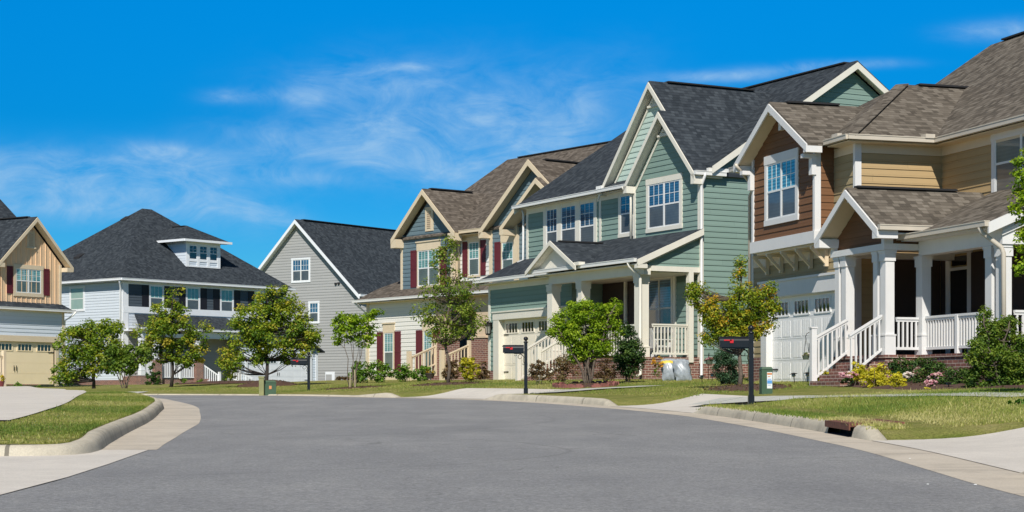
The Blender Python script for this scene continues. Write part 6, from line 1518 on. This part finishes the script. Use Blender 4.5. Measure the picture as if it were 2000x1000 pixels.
plant('serviceberry_tree', 'tall leafy shrub tree standing before the porch at the right edge', 'tree', 1945, 33.5, [(1950, 700, 44, 34, 0), (1920, 740, 34, 28, 0), (1975, 735, 34, 30, 0), (1935, 655, 26, 26, 0), (1985, 680, 24, 30, 0), (1926, 620, 7, 20, 0), (1965, 635, 20, 16, 0), (1910, 690, 22, 28, -.2), (1990, 715, 24, 30, 0)],
      LF_OLIVE, 340, 90, .14, .052, TG, trunk_r=.031, bark=BARK, seed=30, stem_n=8, spread=.25, tint0=.42, tspread=.16, base_py=771)
plant('street_tree', 'near tree reaching lime green leaves into view at the right edge', 'tree', 2085, 27, [(2010, 330, 26, 46, 0), (2030, 400, 50, 50, 0), (1995, 370, 14, 20, 0), (2035, 480, 52, 40, 0), (2060, 300, 50, 50, 0), (2100, 400, 60, 80, 0), (2080, 500, 60, 50, 0), (1990, 410, 12, 14, 0), (1996, 470, 10, 22, 0), (2010, 520, 26, 18, 0), (1978, 495, 8, 5, 0)],
      LF_LIME, 330, 46, .13, .062, TG, trunk_r=.07, bark=BARK, seed=31, tint0=.55, tspread=.16)

# --- shrubs and beds
mulch_bed('mulch_bed', 'mulch ring with scalloped red brick edging under the lime green tree', [(2.03+.88*math.cos(t), 49.6+1.5*math.sin(t)) for t in np.linspace(0, 2*math.pi, 13)[:-1]], .06, True)
mulch_bed('mulch_bed', 'round mulch patch under the orange tinted maple', [(5.45+1.0*math.cos(t), 41.5+2.2*math.sin(t)) for t in np.linspace(0, 2*math.pi, 11)[:-1]], .06)
mulch_bed('mulch_bed', 'mulch mound under the large round maple', [(-9.3+1.2*math.cos(t), 68+1.6*math.sin(t)) for t in np.linspace(0, 2*math.pi, 11)[:-1]], .22)
mulch_bed('mulch_bed', 'bare mulch patch around the straight pale trunk', [(-2.1+1.2*math.cos(t), 57+1.4*math.sin(t)) for t in np.linspace(0, 2*math.pi, 11)[:-1]], .05)
mulch_bed('mulch_bed', 'thin mulch patch around the slender stems', [(-5.1+1.1*math.cos(t), 58+1.2*math.sin(t)) for t in np.linspace(0, 2*math.pi, 11)[:-1]], .04)
mulch_bed('mulch_bed', 'long dark planting bed below the brown house brick porch', [(7.4, 42.8), (7.2, 40.2), (7.3, 37.5), (7.7, 35), (8.4, 32.6), (9.6, 31.5), (11.2, 32), (11.5, 35), (10.4, 38), (9.2, 41), (8.4, 43)], .05)
mulch_bed('mulch_bed', 'planting bed before the white house porch', [(-17.4, 92), (-14.6, 92.5), (-12.6, 94.6), (-13.6, 96), (-16.6, 94.5)], .08)

def bush(label, px, py, w, h, Y, mat, seed, name='shrub', leaf=.05, n=52, per=44, cat='bush', group=None, tint0=.45, cr=None, twig=False, tsp=.13, shell=.55, acc=0):
    sc = Y/F
    return plant(name, label, cat, px, Y, [(px, py-h*.22, w*.98, h*.28, 0), (px-w*.25, py-h*.52, w*.7, h*.42, 0), (px+w*.28, py-h*.5, w*.66, h*.40, .05), (px, py-h*.78, w*.52, h*.25, 0)], mat, n, per, cr or w*sc*.30, leaf, group,
                 trunk_r=.012, seed=seed, stem_n=5, spread=w*sc*.4, base_py=py, tint0=tint0, twigs=twig, depth=.85, tspread=tsp, shell=shell, accents=acc)
FB = 'round bushes at the foot of the blue house'
bush('leftmost round bush in the row under the maroon shutters', 708, 742, 25, 31, 69, LF_BOX, 41, leaf=.09, n=34, group=FB)
bush('round bush below the left lower window of the blue house', 743, 742, 26, 33, 69, LF_BOX, 42, leaf=.09, n=36, group=FB)
bush('round bush between the two lower windows of the blue house', 795, 742, 25, 32, 69, LF_BOX, 43, leaf=.09, n=34, group=FB)
bush('round bush just left of the cream stair rail', 824, 742, 18, 31, 69, LF_BOX, 44, leaf=.09, n=28, group=FB)
bush('yellow green bush right of the pale trunk by the blue house steps', 917, 745, 20, 50, 65, LF_YEL, 45, leaf=.09, n=44, tint0=.38)
bush('reddish brown bush left of the yellow green one at the brick steps', 882, 743, 20, 42, 66, LF_DRY, 46, leaf=.08, n=30, shell=.3, twig=True)
bush('reddish brown bush beside the sage garage corner', 944, 743, 14, 40, 66, LF_DRY, 47, leaf=.08, n=24, shell=.3, twig=True)
bush('dry russet bush in front of the white stair rail of the sage house', 1052, 740, 24, 36, 53, LF_DRY, 48, leaf=.06, n=34, shell=.3, twig=True)
bush('dry russet bush behind the lime green tree', 1100, 741, 34, 46, 53, LF_DRY, 49, leaf=.06, n=44, shell=.3, twig=True, tint0=.55)
bush('dry russet bush between lime tree and dark holly', 1185, 741, 26, 40, 53, LF_DRY, 50, leaf=.06, n=34, shell=.3, twig=True)
plant('holly_bush', 'dense dark evergreen cone by the porch corner', 'bush', 1226, 52, [(1228, 700, 29, 34, 0), (1226, 665, 20, 28, 0), (1222, 645, 11, 14, 0), (1238, 690, 20, 26, 0)], LF_DARK, 170, 60, .15, .062, None, trunk_r=.02, seed=51, stem_n=4, base_py=743, tint0=.42, tspread=.15, shell=.6)
plant('cedar_bush', 'feathery blue green bush below the nearest mailbox', 'bush', 1417, 45.5, [(1418, 715, 24, 32, 0), (1410, 700, 16, 18, 0), (1425, 735, 20, 16, 0)], LF_CEDAR, 120, 60, .12, .05, None, trunk_r=.018, seed=52, stem_n=6, spread=.15, base_py=751, tint0=.45)
YB = 'golden bushes by the brown house stair'
bush('small round golden bush at the foot of the white newel post', 1609, 748, 14, 26, 41, LF_YEL, 53, leaf=.045, n=36, per=44, group=YB, tint0=.62)
bush('golden bush beside the lower stair, behind the first pink flowers', 1675, 742, 22, 36, 39.0, LF_YEL, 54, leaf=.05, n=50, per=46, group=YB, tint0=.62)
bush('largest golden bush, between the pink flowers and the dark shrubs', 1712, 755, 27, 42, 37.6, LF_YEL, 55, leaf=.05, n=60, per=46, group=YB, tint0=.62)
bush('golden bush hanging over the mulch right of the largest one', 1755, 761, 17, 34, 36.4, LF_YEL, 56, leaf=.045, n=44, per=44, group=YB, tint0=.62)
bush('tiny golden plant under the lower pink flowers in the mulch', 1811, 772, 12, 16, 34.6, LF_YEL, 57, leaf=.04, n=22, per=40, group=YB, tint0=.62)
flowers('flowering_azalea', 'pink flower clump left of the golden bushes', 'flowers', 1656, 38.9, 753, 17, 28, LF_DARK, LF_PINK, 61, 'pink flower clumps')
flowers('flowering_azalea', 'pale pink flower clump behind the golden bushes', 'flowers', 1774, 37.2, 748, 12, 20, LF_DARK, LF_WPINK, 62, 'pink flower clumps', 200)
flowers('flowering_azalea', 'pink flower clump among the dark shrubs', 'flowers', 1826, 36.2, 752, 14, 24, LF_DARK, LF_PINK, 63, 'pink flower clumps', 200)
flowers('flowering_azalea', 'lowest pink flower clump above the tiny golden plant', 'flowers', 1818, 35.3, 765, 13, 22, LF_DARK, LF_PINK, 64, 'pink flower clumps', 200)
DS = 'dark shrubs below the brick porch'
bush('dark shrub at the left end of the brick porch', 1763, 738, 33, 40, 38.2, LF_DARK, 65, leaf=.05, n=54, per=48, group=DS, tint0=.5)
bush('tall dark shrub in the middle of the brick porch', 1815, 752, 38, 56, 37.2, LF_DARK, 66, leaf=.05, n=70, per=50, group=DS, tint0=.5)
bush('dark shrub right of the lowest pink flowers', 1868, 768, 40, 50, 35.6, LF_DARK, 67, leaf=.05, n=70, per=50, group=DS, tint0=.5)
bush('low leafy weed clump on the verge at the right edge', 1992, 806, 22, 26, 24.5, LF_FERN, 68, name='weed_clump', leaf=.075, n=16, per=14, cat='plant', shell=.3)
bush('dark rounded hedge beside the white porch brick', 301, 757, 15, 46, 94, LF_DARK, 69, leaf=.10, n=50, per=36)
bush('small green bush before the white porch rail, left of the brick pier', 356, 757, 15, 16, 94, LF_BOX, 70, leaf=.09, n=18)
bush('small green bush right of the white porch brick pier', 391, 754, 13, 12, 94, LF_BOX, 71, leaf=.09, n=16)
bush('tiny clipped bush in front of the beige garage door', 14*2.6, 757, 9, 9, 82, LF_BOX, 72, leaf=.07, n=14)
bush('lowest clipped bush near the middle of the beige garage door', 75, 758, 8, 5, 82, LF_BOX, 73, leaf=.07, n=12)
bush('dry twiggy bush at the foot of the grey wall', 672, 745, 16, 10, 100, LF_DRY, 74, leaf=.1, n=16)
bush('olive bush between the grey wall and the blue house', 700, 744, 12, 42, 92, LF_OLIVE, 75, leaf=.1, n=24)
for k, (px, w) in enumerate(((1815, 16), (1885, 14))): pass

def stakes():
    for k, (px, h) in enumerate(((683, 34), (694, 40))):
        sc = 57.6/F; r = MB(); r.beam((0, 0, -.1), (.02*(1-2*k), 0, h*sc), .022, 6)
        o = r.build('tree_stake', STAKE); o.location = ((px-1000)*sc, 57.6, CZ+(YH-763)*sc); tag(o, ['left pale wooden stake among the slender stems', 'right taller wooden stake among the slender stems'][k], 'stake', 'tree stakes')
stakes()

# --- rough grass where the camera looks along it
def verge(rng, n):
    i = rng.integers(int(np.searchsorted(S_O, DR[0][1])), int(np.searchsorted(S_O, DR[1][0])), n); t = rng.uniform(.19, 1, n)**1.0*5.2+.0
    e = rng.random(n) < .18; t = np.where(e, rng.uniform(.175, .45, n), t)
    q = K_OUT[i]+N_O[i]*t[:, None]+rng.normal(0, .08, (n, 2)); ok = (q[:, 1] > 20.5) & (q[:, 1] < 36.8) & (np.abs(q[:, 0]/q[:, 1]) < .33); return q[ok, 0], q[ok, 1]
def island(rng, n):
    lo = int(np.argmin(np.abs(K_IN[:, 1]-16.6)+(K_IN[:, 0] < -4.2)*9)); i = rng.integers(0, int(np.argmin(np.abs(K_IN[:, 1]-50))), n); t = rng.uniform(.19, 3.2, n); e = rng.random(n) < .2; t = np.where(e, rng.uniform(.18, .4, n), t)
    q = K_IN[i]+N_I[i]*t[:, None]; dx = np.interp(q[:, 1], [16, 17.6, 19.5, 22, 24.5, 28, 34, 40, 48, 55], [-5.0, -5.3, -5.7, -6.35, -6.75, -7.35, -8.5, -9.8, -11.5, -13.3])
    ok = (q[:, 0] > dx+.02) & (np.abs(q[:, 0]/q[:, 1]) < .32); return q[ok, 0], q[ok, 1]
grass_tufts('grass', 100000, verge, .027, 3, .02)
grass_tufts('grass', 90000, island, .019, 4, .01)
def far_l(rng, n):
    i = rng.integers(int(np.searchsorted(S_O, DR[1][1])), len(S_O), n); t = rng.uniform(.2, 1, n)**1.2*9
    q = K_OUT[i]+N_O[i]*t[:, None]; ok = (q[:, 0] > -13) & (q[:, 1] < 70) & ~((S_O[i] > DR[2][0]-.3) & (S_O[i] < DR[2][1]+.3) & (t < 2.8)) & ~((q[:, 0] > .2) & (q[:, 0] < 3.9) & (np.abs(q[:, 1]-np.interp(q[:, 0], [.5, 1.5, 2.6, 3.7], [45.2, 45.4, 46.4, 47.4])) < .7)); return q[ok, 0], q[ok, 1]
grass_tufts('grass', 45000, far_l, .035, 5, .01)

def debris():
    rng = random.Random(5)
    for k, (px, py) in enumerate(((1855, 940), (1860, 937), (1873, 946), (1812, 946), (1850, 950), (1905, 947), (1945, 949), (1777, 896), (1885, 911), (1938, 901))[3:8:2]):
        Y = 12.0
        for _ in range(12): Y = F*(-float(road_rel(Y)))/(py-YH)
        X = (px-1000)/F*Y; s = rng.uniform(.004, .008); m = MB()
        m.lathe([(s*.5, -.002), (s, s*.2), (s*.8, s*.6), (s*.3, s*.8)], (0, 0, 0), 6); o = m.build('pebble', STICK_W if k < 6 else BARK); o.location = (X, Y, road(X, Y)); o.rotation_euler = (0, 0, rng.uniform(0, 3)); o.scale = (1.6, 1, 1)
        tag(o, 'tiny loose stone on the road edge near the right driveway', 'pebble', 'loose stones on the road')
debris()

# ------------------------------------------------------------------ sky, sun, camera
def sky():
    w = bpy.data.worlds.new('World'); bpy.context.scene.world = w; w.use_nodes = True; nt = w.node_tree
    bg = nt.nodes['Background']; st = N(nt, 'ShaderNodeTexSky'); st.sky_type = 'NISHITA'; st.sun_disc = False
    st.sun_elevation = math.radians(SUN_EL); st.sun_rotation = math.radians(SUN_ROT); st.altitude = 0; st.air_density = 1.0; st.dust_density = .3; st.ozone_density = 3.0
    g = tc(nt, 'Generated'); s = N(nt, 'ShaderNodeSeparateXYZ'); L(nt, g, s.inputs[0])
    yy = mth(nt, 'MAXIMUM', mth(nt, 'ABSOLUTE', s.outputs[1]), .05)
    u = mth(nt, 'DIVIDE', s.outputs[0], yy); v = mth(nt, 'DIVIDE', s.outputs[2], yy)
    # deep blue, paler towards the horizon; unseen upper sky dimmed for less fill
    tint = ramp(nt, s.outputs[2], SKY_TINT).outputs[0]
    col = mixc(nt, 1.0, st.outputs[0], tint, 'MULTIPLY')
    # thin cirrus: streaky noise inside soft patches of the sky
    cb = N(nt, 'ShaderNodeCombineXYZ'); L(nt, u, cb.inputs[0]); L(nt, v, cb.inputs[1])
    mp = N(nt, 'ShaderNodeMapping'); mp.inputs['Scale'].default_value = (17, 38, 1); mp.inputs['Rotation'].default_value = (0, 0, .10); L(nt, cb.outputs[0], mp.inputs[0])
    n1 = noise(nt, 1.3, 10, .66, mp.outputs[0]); n1.inputs['Distortion'].default_value = 1.1
    mp2 = N(nt, 'ShaderNodeMapping'); mp2.inputs['Scale'].default_value = (22, 34, 1); L(nt, cb.outputs[0], mp2.inputs[0]); n2 = noise(nt, 1.3, 6, .6, mp2.outputs[0])
    tot = None
    for (px, py, rx, ry, rot, a) in CLOUDS:
        cu, cv = (px-1000)/F, (YH-py)/F; c_, s_ = math.cos(rot), math.sin(rot)
        du = mth(nt, 'SUBTRACT', u, cu); dv = mth(nt, 'SUBTRACT', v, cv)
        p = mth(nt, 'DIVIDE', mth(nt, 'ADD', mth(nt, 'MULTIPLY', du, c_), mth(nt, 'MULTIPLY', dv, s_)), rx*1.2/F)
        q = mth(nt, 'DIVIDE', mth(nt, 'SUBTRACT', mth(nt, 'MULTIPLY', dv, c_), mth(nt, 'MULTIPLY', du, s_)), ry*1.45/F)
        e = mth(nt, 'MULTIPLY', mth(nt, 'EXPONENT', mth(nt, 'MULTIPLY', mth(nt, 'ADD', mth(nt, 'MULTIPLY', p, p), mth(nt, 'MULTIPLY', q, q)), -1)), a*1.9)
        tot = e if tot is None else mth(nt, 'ADD', tot, e)
    k = ramp(nt, mth(nt, 'ADD', mth(nt, 'MULTIPLY', n1.outputs[0], .62), mth(nt, 'MULTIPLY', n2.outputs[0], .38)), [(.36, (0,)*3), (.50, (.42,)*3), (.66, (1,)*3)]).outputs[0]
    m = mth(nt, 'MULTIPLY', mth(nt, 'MINIMUM', tot, 1.0), mth(nt, 'ADD', mth(nt, 'MULTIPLY', k, .74), .08))
    col = mixc(nt, m, col, CLOUD_COL)
    L(nt, col, bg.inputs[0]); bg.inputs[1].default_value = SKY_STR
SUN_EL = 42; SUN_AZ = (-.11, -.994)      # direction towards the sun, seen from above
SUN_ROT = math.degrees(math.atan2(SUN_AZ[0], SUN_AZ[1])); SKY_STR = .06
SKY_TINT = [(0.0, (.45, 1.20, 1.60)), (.1, (.085, .93, 1.66)), (.15, (.01, .87, 1.62)), (.22, (.0, 1.06, 1.92)), (.45, (.55, .60, .68))]
CLOUD_COL = (6.0, 9.8, 14.0)
CLOUDS = [(660, 285, 150, 20, -.08, .62), (760, 268, 110, 16, 0, .5), (860, 315, 190, 34, -.16, .42), (930, 238, 130, 22, .03, .62), (1010, 220, 60, 14, 0, .3), (590, 190, 32, 18, 0, .5), (520, 186, 40, 10, 0, .3), (445, 188, 38, 9, 0, .4), (700, 165, 90, 26, 0, .34),
          (860, 185, 200, 50, 0, .30), (1120, 215, 110, 45, .5, .26), (1060, 300, 220, 55, 0, .32), (320, 302, 55, 13, -.1, .6), (400, 325, 150, 22, -.08, .5), (240, 352, 170, 24, -.1, .5), (300, 385, 190, 26, -.22, .42), (500, 412, 70, 13, -.25, .6), (120, 365, 150, 34, -.05, .5), (40, 335, 80, 20, 0, .45), (100, 400, 150, 24, 0, .3), (560, 345, 120, 10, -.05, .3),
          (1340, 152, 90, 7, .02, .36), (1450, 146, 80, 9, .06, .26), (1560, 135, 80, 7, .08, .30), (1660, 126, 80, 6, .02, .36), (1960, 60, 70, 12, .05, .6), (800, 131, 50, 6, 0, .35)]
sky()
d = bpy.data.lights.new('sun', 'SUN'); d.energy = 4.9; d.angle = math.radians(.5); d.color = (1, .955, .88)
o = bpy.data.objects.new('sun', d); C.objects.link(o)
ce = math.cos(math.radians(SUN_EL)); o.rotation_euler = Vector((SUN_AZ[0]*ce, SUN_AZ[1]*ce, math.sin(math.radians(SUN_EL)))).to_track_quat('Z', 'Y').to_euler()
o.location = (0, -20, 30)
cam = bpy.data.cameras.new('camera'); co = bpy.data.objects.new('camera', cam); C.objects.link(co)
co.location = (0, 0, CZ); co.rotation_euler = (math.pi/2, 0, 0)
cam.sensor_width = 36; cam.lens = F/2000*36; cam.shift_y = (YH-500)/2000; cam.clip_start = .1; cam.clip_end = 6000
S = bpy.context.scene; S.camera = co; S.render.resolution_x = 2000; S.render.resolution_y = 1000
S.view_settings.view_transform = 'Standard'; S.view_settings.look = 'None'; S.view_settings.exposure = 0; S.view_settings.gamma = 1
S.cycles.max_bounces = 6; S.cycles.transparent_max_bounces = 4; S.cycles.use_denoising = True
